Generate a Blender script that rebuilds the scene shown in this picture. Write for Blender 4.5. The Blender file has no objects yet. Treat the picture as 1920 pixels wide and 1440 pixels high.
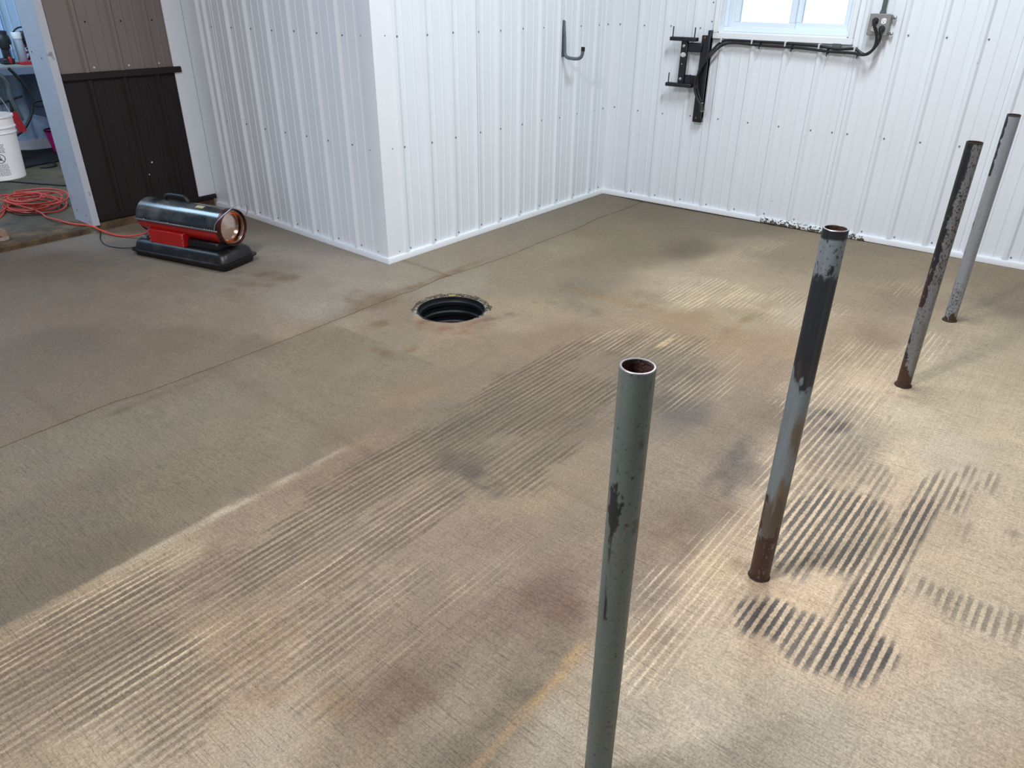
import bpy, math, random
import numpy as np
from mathutils import Vector, Matrix, noise as mnoise
random.seed(4); np.random.seed(4)
sc = bpy.context.scene
PI = math.pi
COLPTS=[[-1.616,-3.994,128,117,105],[-0.763,-4.301,130,117,105],[-0.136,-4.526,116,106,94],[0.35,-4.642,118,108,96],[-1.219,-3.879,130,119,108],[-0.32,-4.247,115,104,93],[-0.562,-3.931,131,117,104],[0.162,-4.262,119,108,96],[-1.494,-3.471,130,122,114],[-0.648,-3.59,134,122,110],[0.08,-3.888,121,110,97],[0.487,-4.109,125,115,103],[-0.216,-3.415,140,129,117],[0.023,-3.593,140,127,113],[-0.508,-2.978,144,138,130],[-0.907,-2.624,148,142,135],[-0.488,-3.211,137,128,118],[-0.515,-2.568,154,148,141],[-0.146,-2.646,159,153,144],[0.001,-3.111,152,143,132],[0.247,-3.15,156,149,139],[0.42,-3.415,147,135,121],[0.421,-3.664,125,114,102],[0.476,-3.187,153,142,128],[0.228,-2.793,159,152,142],[0.433,-2.931,136,122,107],[0.192,-2.466,154,147,136],[0.234,-2.23,151,144,132],[0.539,-2.403,153,146,133],[-1.333,-2.511,141,134,126],[0.259,-1.853,147,138,125],[0.303,-1.335,141,135,123],[0.209,-0.678,135,129,117],[0.14,-0.2,129,123,110],[0.368,0.016,123,116,103],[0.663,-1.504,149,141,124],[0.85,-2.03,144,135,118],[0.664,-0.851,136,127,110],[0.928,-1.577,137,127,110],[1.156,-2.017,133,125,110],[1.077,-1.169,133,125,108],[0.713,-0.239,125,117,103],[1.049,-0.358,129,122,108],[1.325,-0.968,119,110,96],[1.416,-0.244,129,122,108],[1.635,-0.565,159,149,131],[1.589,-1.04,173,161,142],[1.594,-1.546,179,168,150],[1.765,-1.742,177,164,142],[1.89,-1.532,179,167,143],[1.891,-0.656,147,137,119],[2.164,-1.198,167,155,137],[2.281,-0.614,147,137,119],[2.286,-0.19,141,131,116],[2.539,-0.405,151,139,121],[2.457,-1.178,162,147,128],[2.642,-1.029,152,137,119],[2.761,-0.713,161,148,129],[2.963,-0.314,145,134,118],[3.147,-0.618,141,131,116],[1.533,-1.93,154,141,121],[1.866,-2.055,157,139,115],[2.125,-1.844,170,156,134],[2.27,-1.632,185,172,154],[2.197,-2.132,161,142,119],[2.446,-2.086,167,148,125],[2.561,-1.835,168,152,132],[2.722,-1.703,152,135,117],[3.12,-1.211,179,168,148],[3.033,-1.607,183,172,154],[3.305,-1.672,187,174,152],[1.04,-3.455,133,125,110],[0.937,-3.16,142,132,115],[1.03,-2.916,158,141,122],[1.222,-2.927,141,128,109],[1.151,-2.638,158,145,126],[1.167,-2.433,160,147,126],[0.694,-3.01,142,129,113],[0.701,-3.433,132,123,107],[0.82,-3.704,133,124,109],[1.203,-3.769,131,122,106],[0.804,-3.914,129,122,108],[0.79,-4.108,129,122,108],[0.783,-4.334,125,118,104],[0.739,-4.523,125,118,105],[0.742,-4.752,122,114,101],[1.027,-4.724,114,106,93],[1.1,-4.919,110,103,90],[1.382,-5.022,105,98,84],[1.36,-4.866,105,98,83],[1.224,-4.562,118,111,96],[1.188,-4.342,125,118,102],[1.146,-4.089,130,122,106],[1.428,-4.144,127,118,104],[1.438,-3.798,128,116,101],[1.341,-3.537,138,124,106],[1.492,-4.0,134,118,103],[1.512,-4.205,132,116,101],[1.516,-4.399,141,126,111],[1.528,-2.678,143,126,108],[1.863,-2.851,136,124,109],[1.758,-3.07,136,122,105],[1.753,-3.319,123,114,102],[2.024,-3.317,123,112,100],[1.556,-3.299,136,124,107],[1.699,-3.584,120,114,102],[1.892,-3.673,131,122,105],[2.014,-3.572,138,127,109],[2.266,-3.586,143,131,113],[2.208,-3.754,149,137,117],[2.277,-3.951,138,124,110],[2.433,-3.822,140,128,114],[2.105,-2.654,127,118,107],[2.342,-2.949,116,110,104],[2.437,-2.759,147,135,120],[2.548,-3.04,142,131,116],[2.686,-3.156,123,115,108],[2.584,-3.325,152,139,123],[2.668,-3.561,129,116,104],[2.723,-3.444,136,123,110],[2.457,-2.366,156,139,121],[2.608,-2.731,136,123,108],[1.55,-4.679,156,143,121],[1.563,-4.817,149,135,114],[1.518,-4.99,139,126,106],[1.574,-5.093,141,126,104],[1.726,-5.185,140,128,111],[1.714,-5.069,134,122,105],[1.702,-4.644,136,122,108],[1.742,-4.489,145,133,116],[1.917,-4.497,143,130,113],[1.893,-4.3,147,135,120],[1.936,-4.09,145,132,116],[2.113,-4.119,142,128,114],[1.945,-4.787,150,135,114],[2.047,-4.772,155,136,114],[1.999,-4.92,155,143,123],[2.152,-4.793,160,145,125],[2.016,-5.097,163,152,132],[1.942,-5.228,149,137,117],[2.212,-4.971,161,150,132],[2.32,-4.847,165,156,141],[2.337,-4.74,155,141,119],[2.313,-4.64,147,135,118],[2.272,-4.518,142,129,113],[2.155,-4.566,149,135,118],[2.239,-4.289,140,128,112],[2.144,-4.367,147,135,120],[2.328,-4.159,147,135,120],[2.409,-4.357,136,122,108],[2.458,-4.541,119,107,95],[2.463,-4.617,123,111,97],[2.511,-4.724,138,126,109],[2.582,-4.538,148,137,122],[2.568,-4.386,140,128,114],[2.483,-4.222,130,115,104],[2.549,-4.115,121,105,96],[2.63,-4.199,132,117,103],[2.641,-4.304,129,120,106],[2.67,-4.484,120,114,102],[2.678,-4.62,120,114,100],[2.724,-4.565,147,135,120],[2.69,-4.449,154,139,121],[2.702,-4.36,160,145,123],[2.775,-4.435,173,167,153],[2.772,-4.509,167,160,146],[2.802,-4.298,167,156,139],[2.86,-4.146,180,169,151],[2.913,-4.283,177,169,154],[2.829,-4.011,164,149,130],[2.714,-3.841,140,128,117],[2.704,-3.697,153,139,122],[2.533,-3.6,140,129,114],[2.825,-3.69,196,180,155],[2.834,-3.526,190,174,153],[2.879,-3.895,195,180,159],[2.966,-3.745,198,180,156],[3.026,-3.584,212,193,170],[3.105,-3.63,214,195,170],[3.179,-3.673,216,197,174],[3.071,-3.812,206,188,165],[3.001,-3.986,195,184,164],[3.037,-4.2,188,180,165],[3.162,-4.187,186,179,165],[3.152,-4.009,196,186,168],[3.272,-3.987,192,184,169],[3.286,-3.837,206,188,167],[3.356,-3.624,205,188,167],[3.421,-3.883,194,184,167],[3.494,-3.686,196,186,169],[3.574,-3.812,187,176,159],[3.63,-3.834,180,164,144],[3.601,-3.639,195,184,166],[3.42,-3.316,201,186,165],[3.543,-3.422,201,188,168],[3.522,-3.117,201,186,167],[3.422,-2.941,207,192,171],[3.209,-3.044,213,194,172],[3.183,-3.303,215,197,174],[3.029,-3.228,208,190,167],[2.939,-3.266,206,188,164],[2.953,-3.395,206,188,165],[2.837,-3.237,193,176,156],[2.822,-2.955,184,168,150],[2.82,-2.666,153,141,132],[2.926,-2.68,177,166,149],[2.836,-2.251,201,186,165],[2.713,-2.288,186,170,150],[3.04,-2.378,208,196,175],[3.123,-2.708,211,196,173],[3.152,-2.173,205,192,171],[3.353,-2.229,203,190,167],[3.447,-2.616,201,188,168],[3.235,-2.571,204,194,178],[2.85,-1.904,188,172,151],[2.893,-2.141,208,190,167],[2.681,-1.894,172,156,136],[3.029,-1.898,191,180,158]]  # floor colours; left and middle foreground darkened to offset the near lamp's brightness
DARKB=[[3.048,-3.283,0.17,0.26,1.1],[3.071,-3.659,0.03,0.05,0.5],[3.043,-3.773,0.1,0.085,1.15],[3.179,-3.794,0.09,0.1,1.05],[3.262,-3.759,0.09,0.13,1.15],[3.244,-3.516,0.07,0.3,1.1],[3.245,-3.188,0.05,0.3,1.1],[2.901,-2.845,0.16,0.18,0.7],[3.073,-2.923,0.1,0.12,0.75],[2.848,-3.023,0.14,0.3,0.65],[3.477,-3.403,0.15,0.08,0.8],[3.368,-3.054,0.04,0.1,0.4],[3.347,-2.698,0.08,0.09,0.75],[3.296,-2.86,0.07,0.14,0.85],[3.248,-2.938,0.05,0.26,0.9],[2.985,-2.477,0.06,0.06,0.5],[2.846,-2.424,0.1,0.2,0.45],[2.922,-3.885,0.1,0.2,0.4],[2.862,-3.984,0.06,0.25,0.35],[3.287,-1.548,0.3,0.05,0.35],[1.824,-2.516,0.2,0.2,0.75],[1.974,-2.313,0.2,0.15,0.7],[1.64,-3.033,0.1,0.55,1.04],[1.758,-3.427,0.14,0.5,1.1],[1.907,-3.193,0.18,0.35,1.1],[1.993,-3.003,0.2,0.3,0.6],[2.173,-2.73,0.15,0.3,0.65],[1.738,-3.799,0.13,0.3,1.17],[1.909,-3.75,0.1,0.15,0.91],[2.059,-3.627,0.14,0.2,0.98],[1.715,-4.038,0.14,0.35,1.1],[1.79,-4.282,0.1,0.45,1.04],[1.97,-4.169,0.1,0.35,0.91],[1.805,-4.53,0.14,0.45,0.72],[1.705,-4.81,0.12,0.4,0.78],[1.639,-5.039,0.14,0.4,1.04],[1.708,-5.118,0.12,0.25,0.91],[1.858,-4.972,0.14,0.22,1.1],[2.058,-4.951,0.14,0.18,0.91],[1.838,-5.19,0.1,0.2,0.91],[2.025,-4.465,0.16,0.25,0.59],[2.104,-4.632,0.14,0.22,0.78],[2.299,-4.448,0.16,0.25,0.59],[2.376,-4.257,0.16,0.22,0.52],[2.34,-4.679,0.08,0.14,0.65],[1.346,-2.479,0.14,0.25,0.52]]
LIGHTB=[[1.824,-1.531,0.25,0.2,0.9],[1.742,-1.761,0.15,0.15,0.9],[1.683,-0.678,0.15,0.35,0.5],[2.204,-1.385,0.3,0.15,0.7],[2.276,-1.721,0.25,0.12,0.6],[2.642,-0.81,0.15,0.2,0.5],[2.773,-2.039,0.2,0.3,0.7],[2.778,-2.48,0.2,0.35,0.9],[2.809,-2.92,0.12,0.35,0.9],[2.898,-3.3,0.12,0.25,0.9],[2.939,-1.606,0.09,0.2,0.9],[1.832,-2.429,0.25,0.25,0.6],[2.197,-2.578,0.2,0.4,0.5],[2.81,-3.762,0.12,0.3,0.8],[2.851,-3.993,0.1,0.25,0.8],[2.783,-3.568,0.05,0.25,0.8],[1.704,-3.114,0.14,0.6,0.27],[1.842,-3.618,0.2,0.5,0.24],[1.854,-4.158,0.12,0.6,0.3],[1.917,-4.497,0.14,0.6,0.42],[1.899,-4.728,0.14,0.5,0.48],[1.647,-4.858,0.14,0.5,0.42],[1.578,-5.042,0.14,0.4,0.48],[2.07,-4.861,0.16,0.3,0.3],[2.199,-4.455,0.2,0.45,0.36],[2.267,-4.208,0.2,0.4,0.3]]
STAINS=[[-0.318,-3.032,0.16,0.07,15.0,0.55,118,100,80],[-0.331,-3.187,0.14,0.05,30.0,0.5,120,102,82],[-0.3,-3.363,0.12,0.05,0.0,0.3,118,98,78],[0.364,-2.91,0.14,0.1,0.0,0.45,120,98,76],[0.402,-2.399,0.03,0.5,0.0,0.5,122,98,72],[0.845,-2.924,0.05,0.12,45.0,0.6,124,88,64],[0.992,-2.876,0.1,0.14,-45.0,0.5,132,98,74],[1.091,-2.76,0.06,0.06,0.0,0.6,112,80,62],[1.073,-2.655,0.04,0.1,-30.0,0.5,100,80,66],[0.88,-2.545,0.03,0.05,0.0,0.4,180,165,140],[0.75,-2.87,0.04,0.08,45.0,0.4,180,160,135],[0.672,-3.083,0.04,0.06,0.0,0.5,112,90,62],[0.948,-3.309,0.03,0.09,90.0,0.5,118,92,66],[1.025,-3.207,0.03,0.04,0.0,0.4,118,92,66],[1.084,-2.327,0.02,0.05,45.0,0.5,110,80,60],[1.882,-3.75,0.1,0.07,20.0,0.7,92,88,84],[2.005,-3.8,0.05,0.12,80.0,0.8,90,84,82],[1.361,-3.262,0.02,0.3,0.0,0.2,110,100,85],[2.283,-2.885,0.14,0.1,0.0,0.5,104,98,94],[1.984,-2.683,0.2,0.1,0.0,0.3,116,104,92],[2.641,-3.058,0.05,0.12,0.0,0.6,104,98,96],[2.663,-3.28,0.06,0.08,0.0,0.5,104,96,92],[2.805,-2.624,0.08,0.08,0.0,0.7,100,94,92],[2.706,-2.758,0.08,0.04,0.0,0.3,110,100,92],[1.939,-2.382,0.07,0.012,90.0,1.0,214,188,152],[1.792,-2.462,0.2,0.03,90.0,0.4,118,96,78],[1.324,-2.255,0.16,0.08,0.0,0.35,112,106,92],[1.417,-2.024,0.06,0.3,90.0,0.3,150,122,84],[2.125,-1.844,0.4,0.03,90.0,0.4,150,122,90],[1.269,-0.861,0.06,0.3,0.0,0.2,108,98,82],[1.229,-2.014,0.15,0.05,0.0,0.4,108,100,88],[0.527,-4.203,0.02,0.2,0.0,0.5,104,90,70],[0.536,-4.344,0.02,0.15,0.0,0.4,104,92,70],[2.378,-4.627,0.12,0.1,0.0,0.3,118,100,84],[2.452,-4.606,0.1,0.08,0.0,0.5,110,94,80],[2.561,-4.105,0.1,0.07,0.0,0.55,112,92,82],[2.68,-4.457,0.045,0.16,0.0,0.7,112,104,90],[2.688,-4.56,0.045,0.12,0.0,0.65,112,104,88],[2.652,-4.296,0.045,0.14,0.0,0.5,120,112,98],[2.687,-4.63,0.05,0.12,0.0,0.6,112,104,90],[2.72,-4.424,0.015,0.3,0.0,0.5,176,146,108],[2.713,-4.31,0.01,0.25,0.0,0.6,182,152,110],[2.2,-4.795,0.05,0.03,0.0,0.4,110,92,70],[2.355,-4.706,0.04,0.04,0.0,0.4,130,110,80],[1.625,-4.617,0.03,0.08,45.0,0.3,110,92,78],[1.467,-4.617,0.014,0.22,0.0,0.65,186,178,160],[1.475,-4.433,0.014,0.4,0.0,0.55,178,168,152],[1.497,-4.238,0.012,0.3,0.0,0.4,162,148,130],[2.907,-3.629,0.03,0.03,0.0,0.4,120,96,72],[3.005,-3.63,0.05,0.03,0.0,0.3,150,126,100],[2.929,-2.112,0.03,0.02,0.0,0.6,110,84,66],[2.997,-2.212,0.08,0.02,0.0,0.35,128,114,96],[2.66,-2.13,0.3,0.02,90.0,0.2,140,120,96],[2.667,-3.663,0.1,0.12,0.0,0.4,124,108,98],[1.889,-3.895,0.03,0.03,0.0,0.5,92,86,84],[3.501,-2.977,0.02,0.05,0.0,0.5,120,114,110]]
JOINT=[[0.456,-4.794],[0.436,-4.369],[0.457,-4.186],[0.458,-3.902],[0.459,-3.654],[0.456,-3.435],[0.443,-3.063],[0.432,-2.731],[0.449,-2.66],[0.42,-2.394],[0.446,-2.103],[0.46,-1.795],[0.441,-1.469],[0.442,-1.172],[0.442,-1.007],[0.405,-0.674],[0.419,-0.377],[0.405,-0.063]]
CABLE_A=[[1.953,-0.05,1.367],[1.968,-0.05,1.314],[1.98,-0.05,1.261],[1.971,-0.05,1.219],[1.949,-0.05,1.193],[1.919,-0.05,1.182],[1.884,-0.05,1.193],[1.853,-0.05,1.216],[1.808,-0.05,1.211],[1.742,-0.05,1.205],[1.68,-0.05,1.211],[1.627,-0.05,1.218],[1.533,-0.05,1.22],[1.403,-0.05,1.224],[1.278,-0.05,1.225],[1.171,-0.05,1.227],[1.047,-0.05,1.228],[0.96,-0.05,1.228],[0.911,-0.05,1.202],[0.877,-0.05,1.159],[0.847,-0.05,1.109],[0.813,-0.05,1.051],[0.8,-0.05,0.993],[0.805,-0.05,0.928],[0.822,-0.05,0.867],[0.856,-0.05,0.815]]
CABLE_B=[[1.999,-0.05,1.327],[2.0,-0.05,1.286],[1.988,-0.05,1.243],[1.957,-0.05,1.2],[1.919,-0.05,1.181],[1.859,-0.05,1.189],[1.762,-0.05,1.19],[1.66,-0.05,1.191],[1.572,-0.05,1.199],[1.465,-0.05,1.204],[1.319,-0.05,1.204],[1.167,-0.05,1.207],[1.049,-0.05,1.215],[0.971,-0.05,1.208],[0.916,-0.05,1.172],[0.881,-0.05,1.128],[0.844,-0.05,1.074],[0.811,-0.05,1.008],[0.793,-0.05,0.956],[0.79,-0.05,0.913],[0.805,-0.05,0.866],[0.833,-0.05,0.824],[0.863,-0.05,0.79]]
CAM_LOC=(3.4271, -5.3525, 1.5359)
CAM_X=(0.769402, 0.638728, 0.00691)
CAM_Y=(-0.308309, 0.361868, 0.879771)
CAM_Z=(0.559434, -0.679028, 0.475348)
FPX=1372.922

# ---------------- camera ----------------
cam = bpy.data.cameras.new('camera'); cam.sensor_width = 36; cam.lens = 36*FPX/1920
cam.clip_start = .05; cam.clip_end = 200
co = bpy.data.objects.new('camera', cam); sc.collection.objects.link(co)
M = Matrix.Identity(4)
for i in range(3):
    M[i][0] = CAM_X[i]; M[i][1] = CAM_Y[i]; M[i][2] = CAM_Z[i]; M[i][3] = CAM_LOC[i]
co.matrix_world = M; sc.camera = co
# ---------------- world, lamps, exposure ----------------
wd = bpy.data.worlds.new('daylight'); sc.world = wd; wd.use_nodes = True
bg = wd.node_tree.nodes['Background']; bg.inputs[0].default_value = (.78, .9, 1, 1); bg.inputs[1].default_value = 4.0
def lamp(name, loc, sx, sy, watts, col, rot=(0, 0, 0)):
    l = bpy.data.lights.new(name, 'AREA'); l.shape = 'RECTANGLE'; l.size = sx; l.size_y = sy; l.energy = watts; l.color = col
    o = bpy.data.objects.new(name, l); o.location = loc; o.rotation_euler = rot; sc.collection.objects.link(o); return o
lamp('ceiling_lamp', (2.25, -1.9, 3.62), .16, 1.2, 132, (.86, .94, 1))
lamp('ceiling_lamp', (1.9, -5.5, 3.62), .16, 1.2, 225, (.90, .91, 1))
lamp('shop_daylight', (-3.8, -4.6, 3.5), 1.2, 1.6, 150, (.50, .75, 1))
sc.view_settings.view_transform = 'Standard'; sc.view_settings.look = 'None'; sc.view_settings.gamma = 1
sc.view_settings.use_curve_mapping = False; sc.view_settings.exposure = -.45
try:
    sc.cycles.max_bounces = 8; sc.cycles.diffuse_bounces = 5; sc.cycles.use_denoising = True
    sc.cycles.sample_clamp_indirect = 6; sc.cycles.caustics_reflective = False; sc.cycles.caustics_refractive = False
except Exception: pass

# ---------------- helpers ----------------
def lin(c): return tuple(((v/255)/12.92 if v/255 <= .04045 else ((v/255+.055)/1.055)**2.4) for v in c)
def zf(x): return .014*(abs(x-.45)-.45)
LA, LC, XL = 2.4246, 1.9891, -1.9891
class MB:
    def __init__(s): s.v = []; s.f = []
    def add(s, vs, fs):
        n = len(s.v); s.v += [tuple(v) for v in vs]; s.f += [tuple(i+n for i in f) for f in fs]; return s
    def box(s, x0, x1, y0, y1, z0, z1, T=None):
        vs = [(x, y, z) for z in (z0, z1) for y in (y0, y1) for x in (x0, x1)]
        if T: vs = [T(v) for v in vs]
        return s.add(vs, [(0, 2, 3, 1), (4, 5, 7, 6), (0, 1, 5, 4), (2, 6, 7, 3), (0, 4, 6, 2), (1, 3, 7, 5)])
    def bbox(s, x0, x1, y0, y1, z0, z1, b=.004, T=None):   # chamfered box
        hx, hy, hz = (x1-x0)/2, (y1-y0)/2, (z1-z0)/2; cx, cy, cz = (x0+x1)/2, (y0+y1)/2, (z0+z1)/2
        b = min(b, hx*.9, hy*.9, hz*.9); vs = []; ix = {}
        for sx in (-1, 1):
            for sy in (-1, 1):
                for sz in (-1, 1):
                    for a in range(3):
                        d = [hx-b, hy-b, hz-b]; d[a] += b
                        ix[(sx, sy, sz, a)] = len(vs); vs.append((cx+sx*d[0], cy+sy*d[1], cz+sz*d[2]))
        if T: vs = [T(v) for v in vs]
        fs = []
        for a in range(3):
            o = [i for i in range(3) if i != a]
            for sa in (-1, 1):
                q = []
                for (p, r) in ((-1, -1), (1, -1), (1, 1), (-1, 1)):
                    k = [0, 0, 0]; k[a] = sa; k[o[0]] = p; k[o[1]] = r; q.append(ix[(k[0], k[1], k[2], a)])
                fs.append(q)
        for a in range(3):
            o = [i for i in range(3) if i != a]
            for p in (-1, 1):
                for r in (-1, 1):
                    k1 = [0, 0, 0]; k1[o[0]] = p; k1[o[1]] = r; k2 = list(k1); k1[a] = -1; k2[a] = 1
                    fs.append([ix[(*k1, o[0])], ix[(*k2, o[0])], ix[(*k2, o[1])], ix[(*k1, o[1])]])
        for sx in (-1, 1):
            for sy in (-1, 1):
                for sz in (-1, 1): fs.append([ix[(sx, sy, sz, a)] for a in range(3)])
        return s.add(vs, fs)
    def ring(s, c, ax, prof, n=24, T=None, cap0=True, cap1=True):   # lathe: prof = [(dist along axis, radius)]
        c = Vector(c); ax = Vector(ax).normalized(); u = ax.orthogonal().normalized(); w = ax.cross(u); vs = []
        for (h, r) in prof:
            for i in range(n):
                a = 2*PI*i/n; vs.append(c+ax*h+(u*math.cos(a)+w*math.sin(a))*r)
        if T: vs = [T(v) for v in vs]
        fs = []
        for j in range(len(prof)-1):
            for i in range(n):
                k = (i+1) % n; fs.append((j*n+i, j*n+k, (j+1)*n+k, (j+1)*n+i))
        if cap0: fs.append(tuple(range(n))[::-1])
        if cap1: fs.append(tuple((len(prof)-1)*n+i for i in range(n)))
        return s.add(vs, fs)
    def cyl(s, p0, p1, r, n=16, T=None):
        d = Vector(p1)-Vector(p0); return s.ring(p0, d, [(0, r), (d.length, r)], n, T)
    def tube(s, pts, r, n=8, T=None, smooth=0, flat=None):
        P = [Vector(p) for p in pts]
        for _ in range(smooth):
            Q = [P[0]]
            for a, b in zip(P, P[1:]): Q += [a*.75+b*.25, a*.25+b*.75]
            Q.append(P[-1]); P = Q
        rs = r if callable(r) else (lambda t: r); vs = []; pu = None
        for i, p in enumerate(P):
            t = (P[min(i+1, len(P)-1)]-P[max(i-1, 0)]).normalized()
            if pu is None: pu = t.orthogonal().normalized()
            u = (pu-t*pu.dot(t)).normalized(); w = t.cross(u); pu = u; rr = rs(i/(len(P)-1))
            for k in range(n):
                a = 2*PI*k/n; vs.append(p+(u*math.cos(a)+w*math.sin(a))*rr)
        if T: vs = [T(v) for v in vs]
        fs = [(j*n+i, j*n+(i+1) % n, (j+1)*n+(i+1) % n, (j+1)*n+i) for j in range(len(P)-1) for i in range(n)]
        fs += [tuple(range(n))[::-1], tuple((len(P)-1)*n+i for i in range(n))]
        return s.add(vs, fs)
    def prism(s, poly, z0, z1, M3=None, T=None):   # polygon (a,b) extruded along c; M3 maps (a,b,c)
        M3 = M3 or (lambda a, b, c: (a, b, c)); n = len(poly)
        z0f = z0 if callable(z0) else (lambda a: z0); z1f = z1 if callable(z1) else (lambda a: z1)
        vs = [M3(a, b, z0f(a)) for a, b in poly]+[M3(a, b, z1f(a)) for a, b in poly]
        if T: vs = [T(v) for v in vs]
        return s.add(vs, [tuple(range(n))[::-1], tuple(range(n, 2*n))]+[(i, (i+1) % n, n+(i+1) % n, n+i) for i in range(n)])
    def blob(s, c, r, n=12, T=None):
        c = Vector(c); r = Vector(r) if hasattr(r, '__len__') else Vector((r, r, r)); prof = []; m = n//2; vs = []; fs = []
        for j in range(1, m):
            t = PI*j/m
            for i in range(n):
                a = 2*PI*i/n; vs.append((c.x+r.x*math.sin(t)*math.cos(a), c.y+r.y*math.sin(t)*math.sin(a), c.z+r.z*math.cos(t)))
        vs += [(c.x, c.y, c.z+r.z), (c.x, c.y, c.z-r.z)]; a0, a1 = len(vs)-2, len(vs)-1
        for j in range(m-2):
            for i in range(n): k = (i+1) % n; fs.append((j*n+i, (j+1)*n+i, (j+1)*n+k, j*n+k))
        for i in range(n): k = (i+1) % n; fs += [(a0, i, k), (a1, (m-2)*n+k, (m-2)*n+i)]
        if T: vs = [T(v) for v in vs]
        return s.add(vs, fs)
ORG = {}
def obj(name, mb, m, parent=None, label=None, smooth=40, kind=None):
    o0 = ORG.get(parent.name, Vector()) if parent else Vector()
    me = bpy.data.meshes.new(name)
    me.from_pydata([Vector(v)-o0 for v in mb.v], [], mb.f); me.update()
    ms = m if isinstance(m, (list, tuple)) else [m]
    for x in ms: me.materials.append(x)
    import bmesh
    b = bmesh.new(); b.from_mesh(me); bmesh.ops.recalc_face_normals(b, faces=b.faces); b.to_mesh(me); b.free()
    if smooth:
        me.polygons.foreach_set('use_smooth', [True]*len(me.polygons)); me.set_sharp_from_angle(angle=math.radians(smooth))
    o = bpy.data.objects.new(name, me); sc.collection.objects.link(o)
    if parent: o.parent = parent; ORG[o.name] = o0
    else: ORG[o.name] = Vector()
    if label: o['label'] = label
    if kind: o['kind'] = kind
    return o
def thing(name, label, cat, loc, group=None, kind=None):
    o = bpy.data.objects.new(name, None); o.empty_display_size = .1; sc.collection.objects.link(o); o.location = loc
    o['label'] = label
    if cat: o['category'] = cat
    if group: o['group'] = group
    if kind: o['kind'] = kind
    ORG[o.name] = Vector(loc); return o
def tag(o, label, cat, group=None):
    o['label'] = label; o['category'] = cat
    if group: o['group'] = group
    return o
def struct(o, label):
    o['kind'] = 'structure'; o['label'] = label; return o

# ---------------- materials ----------------
def mat(name, rgb, rough=.5, metal=0, var=.06, scale=8, bump=0, bscale=60, rgb2=None, thr=None, nscale=20, tw=.05, emit=None, spec=.5, alpha=None, coat=0):
    m = bpy.data.materials.new(name); m.use_nodes = True; nt = m.node_tree; N = nt.nodes; Lk = nt.links.new
    b = N['Principled BSDF']; b.inputs['Roughness'].default_value = rough; b.inputs['Metallic'].default_value = metal
    b.inputs['Specular IOR Level'].default_value = spec; b.inputs['Coat Weight'].default_value = coat
    tc = N.new('ShaderNodeTexCoord'); nz = N.new('ShaderNodeTexNoise'); nz.inputs['Scale'].default_value = scale; nz.inputs['Detail'].default_value = 5
    Lk(tc.outputs['Object'], nz.inputs['Vector'])
    c = lin(rgb); mr = N.new('ShaderNodeMapRange'); mr.inputs[1].default_value = .3; mr.inputs[2].default_value = .7
    mr.inputs[3].default_value = 1-var; mr.inputs[4].default_value = 1+var; Lk(nz.outputs['Fac'], mr.inputs[0])
    mx = N.new('ShaderNodeVectorMath'); mx.operation = 'SCALE'; mx.inputs[0].default_value = c; Lk(mr.outputs[0], mx.inputs['Scale'])
    out = mx.outputs[0]
    if rgb2:
        n2 = N.new('ShaderNodeTexNoise'); n2.inputs['Scale'].default_value = nscale; n2.inputs['Detail'].default_value = 7; Lk(tc.outputs['Object'], n2.inputs['Vector'])
        r2 = N.new('ShaderNodeMapRange'); r2.inputs[1].default_value = thr; r2.inputs[2].default_value = thr+tw; Lk(n2.outputs['Fac'], r2.inputs[0])
        mc = N.new('ShaderNodeMix'); mc.data_type = 'RGBA'; Lk(r2.outputs[0], mc.inputs[0]); Lk(out, mc.inputs[6]); mc.inputs[7].default_value = (*lin(rgb2), 1); out = mc.outputs[2]
    Lk(out, b.inputs['Base Color'])
    if bump:
        n3 = N.new('ShaderNodeTexNoise'); n3.inputs['Scale'].default_value = bscale; n3.inputs['Detail'].default_value = 4; Lk(tc.outputs['Object'], n3.inputs['Vector'])
        bp = N.new('ShaderNodeBump'); bp.inputs['Strength'].default_value = bump; bp.inputs['Distance'].default_value = .01; Lk(n3.outputs['Fac'], bp.inputs['Height']); Lk(bp.outputs[0], b.inputs['Normal'])
    if emit:
        b.inputs['Emission Color'].default_value = (*lin(emit[0]), 1); b.inputs['Emission Strength'].default_value = emit[1]
    m.diffuse_color = (*c, 1)
    return m
WHITE = mat('white_steel', (232, 236, 240), .38, var=.012, scale=3, spec=.45, rgb2=(196, 198, 200), thr=.72, nscale=26)
WHITE2 = mat('white_trim', (236, 239, 242), .35, var=.012, scale=5)
CHIP = mat('chipped_white_trim', (232, 235, 238), .4, var=.02, rgb2=(84, 82, 74), thr=.52, nscale=60)
BROWN = mat('dark_brown_steel', (41, 34, 33), .6, var=.05, scale=4, spec=.25)
TAUPE = mat('taupe_steel', (126, 114, 108), .45, var=.03, scale=4)
CLIPM = mat('clip_silver', (216, 218, 220), .35, .3)
SCREW = mat('screw_steel', (140, 144, 150), .4, .6)
SCREWW = mat('screw_white', (225, 225, 225), .4)
BLACK = mat('black_steel', (19, 21, 27), .45, var=.1, spec=.5)
RUBBER = mat('black_rubber', (24, 25, 28), .5, var=.15)
GREYP = mat('grey_hook_paint', (104, 112, 116), .4, .2, var=.08, scale=30)
BOXG = mat('grey_cast_box', (146, 144, 142), .5, .3, var=.05, bump=.15, bscale=300)
CONDUIT = mat('grey_conduit', (92, 98, 98), .45, .2)
CHROME = mat('zinc', (190, 192, 195), .3, .9)
PLUGW = mat('white_receptacle', (240, 240, 236), .4)
SLOT = mat('slot_black', (15, 15, 15), .6)
VINYL = mat('white_vinyl', (225, 236, 246), .4, var=.01)
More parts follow.
